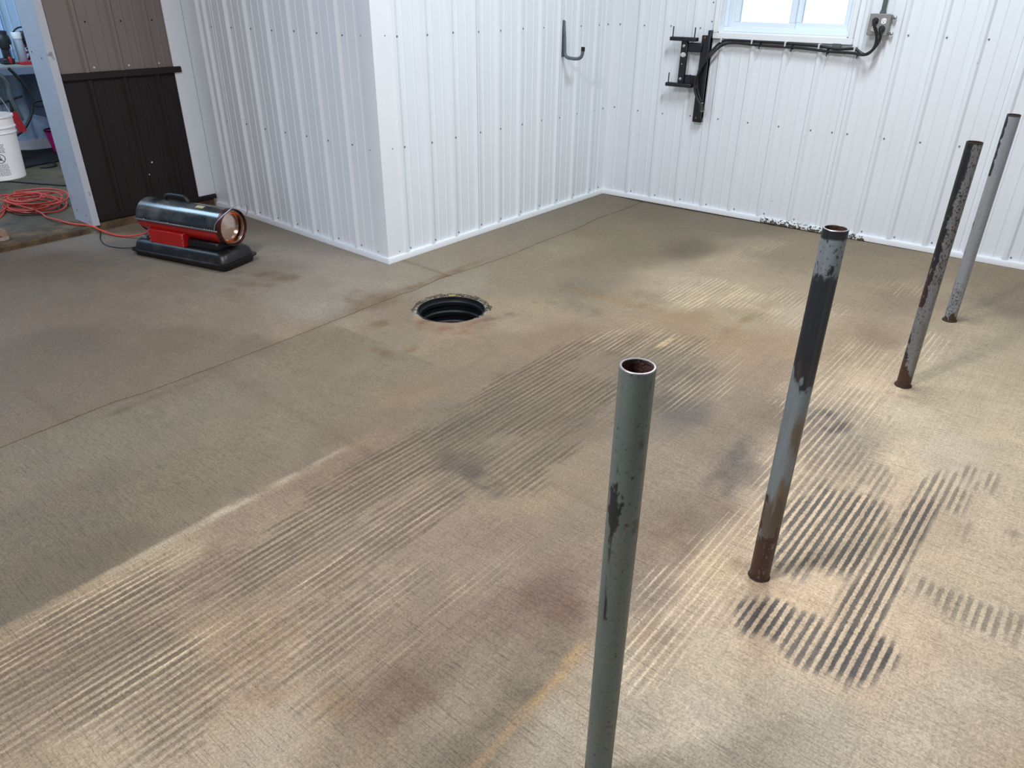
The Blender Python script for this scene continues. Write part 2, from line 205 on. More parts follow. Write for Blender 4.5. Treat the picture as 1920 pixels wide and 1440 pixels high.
WOOD = mat('weathered_timber', (98, 76, 50), .85, var=.4, scale=12, bump=.5, bscale=60, rgb2=(48, 38, 28), thr=.40, nscale=9, tw=.28)
REDP = mat('red_paint', (178, 24, 26), .35, var=.1, scale=18, rgb2=(120, 26, 26), thr=.66, nscale=24, coat=.2)
HTOP = mat('dusty_black_enamel', (34, 36, 39), .2, var=.3, scale=14, rgb2=(86, 87, 86), thr=.42, nscale=6, tw=.22, spec=.65)
TANK = mat('black_tank_plastic', (20, 19, 19), .4, var=.3, scale=14, rgb2=(44, 41, 39), thr=.6, nscale=10)
SEAM = mat('seam_zinc', (132, 134, 132), .4, .7)
CONE = mat('heater_cone_steel', (226, 200, 186), .22, 1, var=.1, scale=20)
RINGM = mat('heater_ring_steel', (150, 140, 132), .25, 1, var=.2, scale=30)
FLAME = mat('flame', (255, 120, 40), .6, emit=((255, 130, 70), .9))
ORANGE = mat('orange_cord', (214, 78, 56), .5, var=.12, scale=30)
PINK = mat('pink_plastic', (236, 40, 150), .4)
REDPL = mat('red_plastic', (186, 24, 38), .4)
BUCKET = mat('white_bucket', (240, 240, 240), .4, var=.04, scale=12, rgb2=(96, 92, 92), thr=.72, nscale=30)
PRINT = mat('grey_print', (150, 145, 150), .6)
PRINTD = mat('dark_print', (96, 92, 100), .6)
TARP = mat('black_mat', (34, 33, 32), .7, var=.3, bump=.6, bscale=14)
SHOPF = mat('shop_floor', (104, 86, 64), .85, var=.25, scale=3, bump=.4, bscale=30, rgb2=(66, 54, 42), thr=.42, nscale=6, tw=.3)
BLUECAST = mat('blue_cast_white_steel', (186, 208, 232), .45, var=.02)  # white shop panels with the blue daylight cast put into their colour
BENCH = mat('bench_steel', (120, 130, 150), .5, .3, var=.1)
BENCHT = mat('bench_top', (150, 146, 138), .6, var=.2)
GLASSB = mat('clear_plastic', (170, 182, 192), .25, var=.05)
BOOT = mat('tan_leather', (142, 116, 92), .75, var=.15, scale=14, bump=.3, bscale=90)
SOLE = mat('boot_sole', (176, 158, 140), .8)
DENIM = mat('denim', (52, 62, 86), .85, var=.15, scale=30)
JACKET = mat('tan_jacket', (134, 110, 78), .85, var=.1, scale=20)
SKIN = mat('skin', (196, 150, 126), .55, var=.05)
SNOW = mat('snow', (240, 244, 248), .9, var=.03, bump=.3, bscale=8)
PIPEIN = mat('black_culvert_plastic', (17, 19, 22), .5, var=.15, spec=.35)
RUBBLE = mat('broken_concrete', (150, 142, 128), .9, var=.3, scale=40, bump=.8, bscale=80, rgb2=(84, 78, 70), thr=.55, nscale=50)
DIRT = mat('sump_dark', (14, 13, 12), .5)
CEIL = mat('ceiling_steel', (226, 228, 230), .5, var=.01)

# ---------------- numpy noise ----------------
def hash2(i, j, s):
    n = (i*374761393+j*668265263+s*2147483647*0+s*974634777) & 0xffffffff
    n = ((n ^ (n >> 13))*1274126177) & 0xffffffff; n = n ^ (n >> 16); return (n & 0xffff)/65535.
def vnoise(x, y, s=0):
    i = np.floor(x).astype(np.int64); j = np.floor(y).astype(np.int64); fx = x-i; fy = y-j
    fx = fx*fx*(3-2*fx); fy = fy*fy*(3-2*fy)
    a = hash2(i, j, s); b = hash2(i+1, j, s); c = hash2(i, j+1, s); d = hash2(i+1, j+1, s)
    return a*(1-fx)*(1-fy)+b*fx*(1-fy)+c*(1-fx)*fy+d*fx*fy
def fbm(x, y, s=0, o=4):
    t = 0; a = .5; n = 0
    for k in range(o): t = t+a*vnoise(x*2**k+17*k, y*2**k-9*k, s+k); n += a; a *= .55
    return t/n
def sst(a, b, x): t = np.clip((x-a)/(b-a), 0, 1); return t*t*(3-2*t)

# ================= FLOOR: two poured slabs with the joint between them =================
ALB = (.85, .785, .69)
JY = np.array([q[1] for q in JOINT]); JX = np.array([q[0] for q in JOINT])
def jx(y): return np.interp(y, JY, JX)+.004*(fbm(y*14, y*0+3, 5)-.5)*2+.0025*(vnoise(y*60, y*0, 9)-.5)
HC = (.797, -2.685); HR = .205
def concrete(name):
    m = bpy.data.materials.new(name); m.use_nodes = True; nt = m.node_tree; N = nt.nodes; Lk = nt.links.new
    b = N['Principled BSDF']; b.inputs['Specular IOR Level'].default_value = .3
    def node(t, **k):
        n = N.new('ShaderNode'+t)
        for a, v in k.items(): setattr(n, a, v)
        return n
    def mth(op, a, b_=None, c=None, clamp=False):
        n = node('Math', operation=op, use_clamp=clamp)
        for i, v in enumerate((a, b_, c)):
            if v is None: continue
            if isinstance(v, (int, float)): n.inputs[i].default_value = v
            else: Lk(v, n.inputs[i])
        return n.outputs[0]
    def sm(v, lo, hi, a=0., b2=1.):
        n = node('MapRange', interpolation_type='SMOOTHSTEP'); n.inputs[1].default_value = lo; n.inputs[2].default_value = hi; n.inputs[3].default_value = a; n.inputs[4].default_value = b2; Lk(v, n.inputs[0]); return n.outputs[0]
    def att(nm): n = node('Attribute'); n.attribute_name = nm; return n
    def comb(x, y, z=0):
        n = node('CombineXYZ')
        for i, v in enumerate((x, y, z)):
            if isinstance(v, (int, float)): n.inputs[i].default_value = v
            else: Lk(v, n.inputs[i])
        return n.outputs[0]
    def noi(vec, scale=1, det=3, rough=.5, dim='3D'):
        n = node('TexNoise'); n.inputs['Scale'].default_value = scale; n.inputs['Detail'].default_value = det; n.inputs['Roughness'].default_value = rough; Lk(vec, n.inputs['Vector']); return n.outputs['Fac']
    def mix(f, a, b_, mode='MIX'):
        n = node('Mix', data_type='RGBA', blend_type=mode)
        if isinstance(f, (int, float)): n.inputs[0].default_value = f
        else: Lk(f, n.inputs[0])
        for i, v in ((6, a), (7, b_)):
            if isinstance(v, tuple): n.inputs[i].default_value = (*v, 1)
            else: Lk(v, n.inputs[i])
        return n.outputs[2]
    tc = node('TexCoord'); P = tc.outputs['Object']; sp = node('SeparateXYZ'); Lk(P, sp.inputs[0]); x, y = sp.outputs[0], sp.outputs[1]
    col = att('Col').outputs['Color']; dl = att('DLB'); ds = node('SeparateColor'); Lk(dl.outputs['Color'], ds.inputs[0]); D, Lt, Bm = ds.outputs[0], ds.outputs[1], ds.outputs[2]
    wob = mth('ADD', mth('MULTIPLY', mth('SUBTRACT', noi(comb(mth('MULTIPLY', x, 6), mth('MULTIPLY', y, 1.1)), 1, 2), .5), .030), mth('MULTIPLY', mth('SUBTRACT', noi(comb(mth('MULTIPLY', x, 30), mth('MULTIPLY', y, 2.2), 4.), 1, 1), .5), .014))
    xw = mth('ADD', x, mth('MULTIPLY', wob, sm(x, 2.6, 2.9, 1., .22)))
    u = mth('DIVIDE', xw, .0245)
    idn = mth('FLOOR', mth('ADD', u, .5)); tri = mth('MULTIPLY', mth('PINGPONG', mth('ADD', u, .5), .5), 2)   # 1 at the centre of a bar
    n1 = noi(comb(mth('MULTIPLY', idn, 3.71), mth('MULTIPLY', y, 4.2)), 1, 3, .65)
    n2 = noi(comb(mth('MULTIPLY', idn, 2.31), mth('MULTIPLY', y, 1.7), 5.), 1, 3, .6)
    edge = mth('MULTIPLY', mth('SUBTRACT', noi(P, 110, 4, .7), .5), .9)
    triE = mth('ADD', tri, edge)
    # no bars where the mask is empty
    aD = sm(mth('ADD', mth('MULTIPLY', D, 1.0), mth('MULTIPLY', mth('SUBTRACT', n1, .5), 2.4)), .2, .8); aD = mth('MULTIPLY', aD, sm(D, .03, .5))
    barw = mth('MULTIPLY', aD, mth('MULTIPLY', mth('SUBTRACT', n1, .35), .6))
    dm = mth('MULTIPLY', aD, sm(mth('ADD', triE, barw), .42, .72))
    aL = sm(mth('ADD', Lt, mth('MULTIPLY', mth('SUBTRACT', n2, .5), 2.6)), .25, .95); aL = mth('MULTIPLY', aL, sm(Lt, .03, .5))
    lm = mth('MULTIPLY', aL, sm(triE, .42, .1))
    fs_ = noi(comb(mth('MULTIPLY', x, 95), mth('MULTIPLY', y, 2.4), 9.), 1, 3, .6); fs2 = mth('MULTIPLY', mth('SUBTRACT', fs_, .5), mth('MULTIPLY', mth('MAXIMUM', mth('MAXIMUM', D, Lt), sm(x, 1.44, 1.5, 0., .25)), 1.15)); grain = noi(P, 150, 4, .75); gr2 = noi(P, 420, 2, .6)
    broom = noi(comb(mth('MULTIPLY', x, 11), mth('MULTIPLY', y, 230)), 1, 3, .65)
    broom2 = noi(comb(mth('MULTIPLY', x, 3), mth('MULTIPLY', y, 90), 3.), 1, 2, .5)
    mott = noi(P, 7, 5, .6); mott2 = noi(P, 28, 4, .6)
    c = col
    c = mix(mth('MULTIPLY', dm, mth('ADD', .14, mth('MULTIPLY', mth('MULTIPLY', D, D), .66)), clamp=True), c, mix(sm(x, 2.45, 2.75), lin((98, 85, 68)), lin((90, 84, 77))))
    c = mix(mth('MULTIPLY', lm, mth('ADD', .2, mth('MULTIPLY', Lt, .42))), c, tuple(v*1.05 for v in lin((214, 192, 160))))
    pit = sm(gr2, .56, .68); ln = sm(broom, .52, .66); ln2 = sm(broom2, .5, .7)
    k = mth('MULTIPLY', mth('ADD', mth('MULTIPLY', pit, .42), mth('ADD', mth('MULTIPLY', ln, .34), mth('MULTIPLY', ln2, .10))), Bm)
    v = mth('MULTIPLY', mth('SUBTRACT', 1., k), mth('ADD', mth('ADD', .12, mth('MULTIPLY', grain, 1.76)), fs2))
    v = mth('MULTIPLY', v, mth('ADD', .79, mth('MULTIPLY', mott, .42)))
    v = mth('MULTIPLY', v, mth('ADD', .93, mth('MULTIPLY', mott2, .14)))
    sc_ = node('VectorMath', operation='SCALE'); Lk(c, sc_.inputs[0]); Lk(v, sc_.inputs['Scale'])
    Lk(sc_.outputs[0], b.inputs['Base Color'])
    Lk(sm(mott, .3, .7, .62, .8), b.inputs['Roughness'])
    bh = mth('ADD', mth('MULTIPLY', mth('ADD', broom, gr2), mth('ADD', .25, mth('MULTIPLY', Bm, .5))), mth('MULTIPLY', mth('SUBTRACT', 0., tri), mth('MULTIPLY', mth('MAXIMUM', aD, aL), .5)))
    bp = node('Bump'); bp.inputs['Strength'].default_value = .35; bp.inputs['Distance'].default_value = .0025; Lk(bh, bp.inputs['Height']); Lk(bp.outputs[0], b.inputs['Normal'])
    m.diffuse_color = (.3, .27, .22, 1); return m
CONC = concrete('concrete')
def soft(x, y, b, ang=0):
    cx, cy, hx, hy = b[:4]; a = math.radians(ang); dx, dy = x-cx, y-cy
    X = (dx*math.cos(a)+dy*math.sin(a))/hx; Y = (-dx*math.sin(a)+dy*math.cos(a))/hy
    X = X+(fbm(x*7, y*7, 31, 5)-.5)*1.1; Y = Y+(fbm(x*7+9, y*7, 37, 5)-.5)*1.1
    return 1-sst(.62, 1.35, (np.abs(X)**3+np.abs(Y)**3)**(1/3))
def floor_attrs(x, y):
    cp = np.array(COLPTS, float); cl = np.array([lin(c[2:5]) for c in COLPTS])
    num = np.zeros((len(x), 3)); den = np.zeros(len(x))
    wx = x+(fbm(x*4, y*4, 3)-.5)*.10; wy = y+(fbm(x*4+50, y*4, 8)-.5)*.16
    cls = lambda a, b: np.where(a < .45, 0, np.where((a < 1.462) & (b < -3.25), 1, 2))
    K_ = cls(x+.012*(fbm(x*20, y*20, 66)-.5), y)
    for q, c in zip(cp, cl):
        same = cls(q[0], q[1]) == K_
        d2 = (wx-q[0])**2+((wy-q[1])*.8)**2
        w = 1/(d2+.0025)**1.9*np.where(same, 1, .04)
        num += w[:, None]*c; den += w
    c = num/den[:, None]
    for s in STAINS:
        m = soft(x, y, s, s[4])*s[5]*(.25+1.1*sst(.3, .7, fbm(x*24, y*13, int(s[6]), 5)))
        c = c*(1-m[:, None])+np.array(lin(s[6:9]))*m[:, None]
    D = np.zeros(len(x)); L = np.zeros(len(x))
    for b in DARKB: D = np.maximum(D, b[4]*soft(x, y, b))
    for b in LIGHTB: L = np.maximum(L, b[4]*soft(x, y, b))
    D *= (x > 1.44); L *= (x > 1.44)
    B = np.where(x < .45, .25, .5)+.25*sst(2., 2.7, x)+.25*sst(-3.8, -4.6, y)*(x > .45)
    # saw cuts and dirt along the joint
    jj = np.abs(x-jx(y)); f = np.exp(-jj/.03)*(.25+.5*fbm(x*9, y*9, 77)); f = f*(.5+.5*sst(.4, .7, fbm(x*2, y*2.5, 78)))
    c = c*(1-.6*f[:, None])+np.array(lin((108, 84, 56)))*.6*f[:, None]
    cr = np.exp(-np.abs(y-(-2.33+.01*(fbm(x*5, y*0, 6)-.5)))/.012)*(x > -.02)*(x < .45)*.7
    cr = np.maximum(cr, np.exp(-np.abs(y+4.558)/.012)*(x > .05)*(x < .45)*.45)
    cr = np.maximum(cr, np.exp(-np.abs(y+3.93)/.012)*(x > .47)*(x < 1.9)*.4)
    cr = np.maximum(cr, np.exp(-np.abs(y+3.66)/.012)*(x > 2.2)*(x < 3.3)*.3)
    c = c*(1-cr[:, None])+c*np.array([.62, .52, .42])*cr[:, None]
    return c*np.array(ALB), D, L, B
def slab(name, x0f, x1f, y0, y1, step, hole=False):
    nx = int(round((x1f(y0)-x0f(y0))/step)); ny = int(round((y1-y0)/step))
    ys = np.linspace(y0, y1, ny+1); tx = np.linspace(0, 1, nx+1)
    X = x0f(ys)[:, None]*(1-tx)+x1f(ys)[:, None]*tx; Y = np.repeat(ys[:, None], nx+1, 1)
    keep = np.ones((ny, nx), bool)
    if hole:
        H = .33; s0 = .45
        dx, dy = X-HC[0], Y-HC[1]; ch = np.maximum(np.abs(dx), np.abs(dy)); s = ch/H; inn = s < 1
        a = np.arctan2(dy, dx); rr = np.hypot(dx, dy)+1e-9; bx, by = dx/np.maximum(ch, 1e-9)*H, dy/np.maximum(ch, 1e-9)*H
        R = HR+.006*(fbm(a*3+20, a*0, 4)-.5)*2+.012*(fbm(a*9+40, a*0+1, 12)-.5)
        t = np.clip((s-s0)/(1-s0), 0, 1)
        nxx = HC[0]+np.cos(a)*R*(1-t)+bx*t; nyy = HC[1]+np.sin(a)*R*(1-t)+by*t
        X = np.where(inn, nxx, X); Y = np.where(inn, nyy, Y)
        smin = np.minimum(np.minimum(s[:-1, :-1], s[1:, :-1]), np.minimum(s[:-1, 1:], s[1:, 1:]))
        keep = ~(smin < s0-.0001)
    Xf, Yf = X.ravel(), Y.ravel(); Z = .014*(np.abs(Xf-.45)-.45)
    if hole:
        r = np.hypot(Xf-HC[0], Yf-HC[1]); Z = Z-.012*np.exp(-np.clip(r-HR, 0, 9)/.012)*(fbm(Xf*30, Yf*30, 2))
    dj = np.abs(Xf-jx(Yf)); Z = Z-.004*np.exp(-dj/.006)
    idx = np.arange((ny+1)*(nx+1)).reshape(ny+1, nx+1)
    F = np.stack([idx[:-1, :-1], idx[:-1, 1:], idx[1:, 1:], idx[1:, :-1]], -1)[keep]
    n0 = len(Xf); V = np.stack([Xf, Yf, Z], 1); faces = F.tolist()
    # skirts: every boundary edge goes down 12 cm
    E = {}
    for f in faces:
        for a, b in zip(f, f[1:]+f[:1]):
            if (b, a) in E: del E[(b, a)]
            else: E[(a, b)] = 1
    bv = sorted({i for e in E for i in e}); mp = {i: n0+k for k, i in enumerate(bv)}
    low = V[bv].copy(); low[:, 2] -= .12; V = np.concatenate([V, low])
    faces += [[b, a, mp[a], mp[b]] for a, b in E]
    used = np.zeros(len(V), bool); used[np.unique(np.concatenate([np.array(f) for f in faces]))] = True
    rem = np.cumsum(used)-1; V = V[used]; faces = [[int(rem[i]) for i in f] for f in faces]
    me = bpy.data.meshes.new(name); me.from_pydata(V.tolist(), [], faces); me.materials.append(CONC)
    c, D, L, B = floor_attrs(V[:, 0], V[:, 1])
    at = me.attributes.new('Col', 'FLOAT_COLOR', 'POINT'); at.data.foreach_set('color', np.concatenate([c, np.ones((len(c), 1))], 1).ravel())
    at = me.attributes.new('DLB', 'FLOAT_COLOR', 'POINT'); at.data.foreach_set('color', np.stack([D, L, B, np.ones(len(c))], 1).ravel())
    o = bpy.data.objects.new(name, me); sc.collection.objects.link(o); return o
fl = thing('floor', 'bare concrete floor with a cracked joint, dirt streaks and a round sump opening', None, (0, 0, 0), kind='structure')
g = .0022
for nm, a, b_, h in (('slab', lambda y: y*0+XL, lambda y: jx(y)-g, False), ('slab', lambda y: jx(y)+g, lambda y: y*0+4.0, True)):
    o = slab(nm, a, b_, -5.9, 0., .0185, h); o.parent = fl
fb = MB(); fb.box(XL, 4.0, -9, -5.902, -.12, .0); fb.box(4.002, 6, -9, 0, -.12, .0425)
obj('outer_slab', fb, mat('plain_concrete', (136, 126, 110), .8, var=.12, scale=4), fl)
sb = MB(); sb.box(XL, 6, -9, .0, -.3, -.125); sb2 = MB()
# sub-base ring left open under the sump
sb2.box(XL, 6, -9, HC[1]-.3, -.2, -.125).box(XL, 6, HC[1]+.3, 0, -.2, -.125).box(XL, HC[0]-.3, HC[1]-.3, HC[1]+.3, -.2, -.125).box(HC[0]+.3, 6, HC[1]-.3, HC[1]+.3, -.2, -.125)
obj('sub_base', sb2, mat('joint_dirt', (58, 46, 34), .9, var=.3, scale=30), fl)

# ================= WALL CLADDING =================
MB_ = lambda a, b, c: (a, -b, c)                      # wall_back: s=x, out=-y
MA_ = lambda a, b, c: (b, a, c)                       # box right face: s=y, out=+x
MC_ = lambda a, b, c: (a, -LA-b, c)                   # box front face
ML_ = lambda a, b, c: (XL+b, a, c)                    # left wall, out=+x
def profile(s0, s1, ribs, hem=False):
    P = [(s0, 0)]
    def ad(s, d):
        if s0+.001 < s < s1-.001 and s > P[-1][0]: P.append((s, d))
    for c in ribs:
        for s, d in ((-.0225, 0), (-.0095, .018), (.0095, .018), (.0225, 0)): ad(c+s, d)
        for mz in (.0762, .1524):
            for s, d in ((-.0085, 0), (-.0035, .0035), (.0035, .0035), (.0085, 0)): ad(c+mz+s, d)
    P.append((s1, 0)); return P
def sheet(parent, s0, s1, ribs, z0, z1, M3, m, name='panel'):
    P = profile(s0, s1-.0012, ribs); poly = P+[(P[-1][0], -.003), (s0, -.003)]
    return obj(name, MB().prism(poly, z0, z1, M3), m, parent, smooth=20)
HT = 3.7
def screws(parent, pts, nrm, m=SCREW, name='screws', r=.0043):
    b = MB(); n = Vector(nrm)
    for p in pts: b.ring(Vector(p)-n*.001, n, [(0, r*1.5), (.0015, r*1.5), (.0025, r), (.006, r*.8)], 6)
    return obj(name, b, m, parent, kind='stuff')
# --- back wall (B) ---
WX0, WX1, WZ0, WZ1 = .888, 1.786, 1.272, 2.18      # window rough opening
w = MB().box(-.2, WX0, .004, .16, -.1, HT).box(WX1, 6, .004, .16, -.1, HT).box(WX0, WX1, .004, .16, -.1, WZ0).box(WX0, WX1, .004, .16, WZ1, HT)
wb = struct(obj('wall_back', w, CEIL), 'white ribbed steel wall with the window, wall bracket and outlet box')
RB = [v+.021 for v in (.228, .451, .682, .908, 1.14, 1.372, 1.601, 1.846, 2.076, 2.291, 2.514, 2.752, 2.972)]
RB += [RB[-1]+.2286*k for k in range(1, 13)]
zB = lambda a: .0098*a+.036
bounds = [.105, .855, 1.818, 2.735, 3.65, 4.563, 5.99]
for a, b_ in zip(bounds, bounds[1:]):
    if a == .855:
        sheet(wb, a, b_, RB, zB, 1.236, MB_, WHITE); sheet(wb, a, b_, RB, 2.22, HT, MB_, WHITE)
    else: sheet(wb, a, b_, RB, zB, HT, MB_, WHITE)
pts = []
for c in RB:
    s = c+.036
    if s > 4.5: continue
    for z in (zB(s)+.022, .695, 1.298, 1.9, 2.5):
        if z > 1.2 and .83 < s < 1.85: continue
        pts.append((s+random.uniform(-.004, .004), 0, z+random.uniform(-.004, .004)))
pts += [(1.80, 0, .695), (.826, 0, 1.34), (.82, 0, 1.46), (.07, -.006, .70), (.07, -.006, 1.30), (2.76+.02, 0, .9)]
screws(wb, pts, (0, -1, 0))
# --- box right face (A) ---
w = MB().box(-.16, -.004, -LA+.004, .16, -.1, HT)
wa = struct(obj('wall_inner_right', w, CEIL), 'white ribbed steel face of the jutting box that carries the grey hook')
RA = [v-.022 for v in (-2.253, -2.02, -1.801, -1.564, -1.354, -1.12, -.893, -.673, -.447, -.208)]
zA = lambda a: .036
ab = [-LA+.105, -1.585, -.69, -.105]
for a, b_ in zip(ab, ab[1:]): sheet(wa, a, b_, RA, zA, HT, MA_, WHITE)
pts = []
for c in RA:
    s = c+.037
    for z in (.058, .685, 1.295, 1.9, 2.5): pts.append((0, s+random.uniform(-.004, .004), z+random.uniform(-.004, .004)))
for z in (.06, .69, 1.3, 1.9): pts += [(.006, -LA+.085, z), (.006, -.075, z)]
screws(wa, pts, (1, 0, 0))
# --- box left face (C) ---
w = MB().box(XL, -.16, -LA+.004, -LA+.16, -.1, HT)
wc = struct(obj('wall_inner_left', w, CEIL), 'white ribbed steel face of the jutting box behind the heater')
RC = [v-.0225 for v in (-1.752, -1.648, -1.409, -1.186, -.958, -.727, -.507, -.274)]
zC = lambda a: zf(a)+.036
cb = [-1.985, -1.665, -.71, -.105]
for a, b_ in zip(cb, cb[1:]): sheet(wc, a, b_, RC, zC, HT, MC_, WHITE)
pts = []
for c in RC[1:]:
    s = c+.04
    for z in (zC(s)+.022, .69, 1.298, 1.9, 2.5): pts.append((s, -LA, z+random.uniform(-.004, .004)))
for z in (.06, .685, 1.3, 1.9): pts.append((-.085, -LA-.006, z))
screws(wc, pts, (0, -1, 0))
# --- left wall (brown) ---
w = MB().box(-2.235, XL-.004, -3.36, -LA+.16, .092, HT).box(-2.235, XL-.004, -9, -6.0, -.1, HT).box(-2.235, XL-.004, -6.0, -3.36, 2.9, HT)
wl = struct(obj('wall_left', w, CEIL), 'two-tone steel wall, taupe above and dark brown below, beside the doorway')
RL = [v-.0225 for v in (-3.128, -2.900, -2.672)]
sheet(wl, -3.33, -2.79, RL, 1.034, HT, ML_, TAUPE); sheet(wl, -2.79, -2.56, RL, 1.034, HT, ML_, TAUPE)
sheet(wl, -3.33, -2.79, RL, .118, .998, ML_, BROWN); sheet(wl, -2.79, -2.56, RL, .118, .998, ML_, BROWN)
screws(wl, [(XL, y+.03, 1.062) for y in (-3.128, -2.900, -2.69)]+[(XL+.012, -2.55, 1.06), (XL+.012, -2.55, 1.33), (XL+.012, -2.55, .7), (XL+.012, -2.55, .15)]+[(XL, -2.86, .42), (XL, -2.90, .34), (XL, -2.93, .22)], (1, 0, 0), SCREWW)
screws(wl, [(XL, y+.04, 1.33) for y in (-3.128, -2.900, -2.69)]+[(XL, -3.07, .72)], (1, 0, 0), BROWN, name='brown_screws')
sheet(wl, -8.9, -6.0, [], .118, HT, ML_, TAUPE)
# trims on the walls
def trim(n, mb, m, label): return struct(obj('trim_%d' % n, mb, m), label)
RAIL = [(0, 0), (.022, 0), (.03, -.008), (.03, -.038), (0, -.038)]
trim(1, MB().prism([(a, b) for a, b in RAIL], -3.332, -2.522, lambda a, b, c: (XL+a, c, 1.036+b)), BROWN, 'dark brown rail between the taupe and dark brown panels')
trim(2, MB().prism([(0, 0), (.024, 0), (.028, .006), (.028, .03), (0, .034)], -3.332, -2.435, lambda a, b, c: (XL+a, c, .088+b)), BROWN, 'dark brown base trim of the left wall above the timber')
fz = MB().prism([(-2.566, .004), (-2.566, .013), (-2.560, .015), (-2.44, .015), (-2.432, .010), (-2.4285, .010), (-2.4285, .004)], .122, HT, lambda a, b, c: (XL+b, a, c))
trim(3, fz, WHITE2, 'flat white flashing between the brown panels and the white ribbed wall')
# outside corner flashing of the box
cf = [(-.105, -LA-.001), (-.108, -LA-.006), (-.098, -LA-.009), (-.002, -LA-.009), (.009, -LA-.009), (.009, -LA+.125), (.014, -LA+.130), (.016, -LA+.138), (.002, -LA+.142), (0, -LA+.1), (0, -LA)]
trim(4, MB().prism(cf, .034, HT), WHITE2, 'white folded flashing on the outside corner of the jutting box')
ci = [(0, 0), (0, -.108), (.009, -.106), (.010, -.096), (.0045, -.090), (.0045, -.0045), (.09, -.0045), (.096, -.010), (.106, -.009), (.108, 0)]
trim(5, MB().prism(ci, .03, HT), WHITE2, 'white folded flashing in the inside corner beside the hook wall')
# baseboards
BP = [(0, 0), (.021, 0), (.022, .030), (.0185, .036), (0, .036)]
def base(name, M3, s0, s1, zl, m, label, cuts=()):
    b = MB(); xs = [s0]+list(cuts)+[s1]; 
    for i, (a, c) in enumerate(zip(xs, xs[1:])):
        n = len(BP); e = .0004*(i % 2); vs = [M3(a+.0008, p+e, zl(a)+q) for p, q in BP]+[M3(c-.0008, p+e, zl(c)+q) for p, q in BP]
        b.add(vs, [tuple(range(n)), tuple(range(n, 2*n))[::-1]]+[(k, (k+1) % n, n+(k+1) % n, n+k) for k in range(n)])
    return struct(obj(name, b, m), label)
base('baseboard_back', MB_, .0, 1.42, lambda a: .0098*a+.001, WHITE2, 'white steel base trim under the back wall left of the chipped stretch', (.62,))
base('baseboard_back_chipped', MB_, 1.422, 2.1, lambda a: .0098*a+.001, CHIP, 'chipped and dirty white base trim under the window wall')
base('baseboard_back_right', MB_, 2.102, 6., lambda a: .0098*a+.001, WHITE2, 'white steel base trim behind the farthest pipes', (3.3,))
base('baseboard_inner_right', MA_, -LA-.0215, 0, lambda a: .0005, WHITE2, 'white steel base trim below the hook wall', (-1.35,))
base('baseboard_inner_left', MC_, XL+.03, .0215, lambda a: zf(a)+.0005, WHITE2, 'white steel base trim behind the heater', (-.70,))
# debris where the paint has come off
db = MB()
for i in range(150):
    t = random.random(); x_ = 1.42+t*.75; z_ = .0098*x_+random.choice([.004, .008, .014, .03*random.random()]); s_ = random.uniform(.003, .009)
    db.blob((x_, -.023-random.random()*.004, z_), (s_, .002, s_*.7), 6)
obj('dirt_crumbs', db, mat('wet_dirt', (88, 84, 70), .9, var=.4, scale=90), wb, kind='stuff')
# jamb of the doorway
jm = MB().prism([(-1.955, -3.327), (-1.955, -3.372), (-2.242, -3.372), (-2.242, -3.340), (-2.236, -3.34), (-2.236, -3.364), (-1.985, -3.364), (-1.985, -3.327)], .07, HT)
JMB = mat('scuffed_white_jamb', (190, 192, 198), .45, var=.03, rgb2=(140, 140, 138), thr=.68, nscale=11)
jj_ = trim(6, jm, JMB, 'scuffed white metal jamb at the right side of the doorway')
screws(jj_, [(-2.06, -3.372, 1.13), (-2.19, -3.372, 1.16), (-2.0, -3.372, .10), (-2.03, -3.372, .135), (-2.17, -3.372, .15), (-2.1, -3.372, 2.0)], (0, -1, 0))
# timber sill: one plank in the doorway, one under the brown wall
sl = MB(); n = 60; vs = []
def timber(y0, y1, x0, x1, z0, z1, seed, n=50):
    b = MB(); R = []
    for i in range(n+1):
        y = y0+(y1-y0)*i/n; f = lambda s: (mnoise.noise(Vector((y*5, s*3.1, seed))))*.006
        R.append([(x0+f(0)*.5, y, z0), (x1+f(1), y, z0), (x1+f(2)*.8, y, z1-.01+f(3)*.3), (x1-.009+f(3), y, z1+f(4)*.35), (x0, y, z1+f(5)*.2)])
    vs = [p for r in R for p in r]; fs = [(i*5+k, i*5+(k+1) % 5, (i+1)*5+(k+1) % 5, (i+1)*5+k) for i in range(n) for k in range(5)]
    fs += [(0, 1, 2, 3, 4), tuple(n*5+k for k in (4, 3, 2, 1, 0))]; return b.add(vs, fs)
o = obj('timber_sill', timber(-6.0, -3.40, -2.24, -1.965, .0, .066, 1, 90), WOOD)
tag(o, 'weathered timber sill across the doorway below the orange cord', 'timber')
o = obj('timber_plate', timber(-3.335, -2.452, -2.1, -1.972, .0, .087, 2), WOOD)
tag(o, 'weathered timber plate under the dark brown wall behind the heater', 'timber')

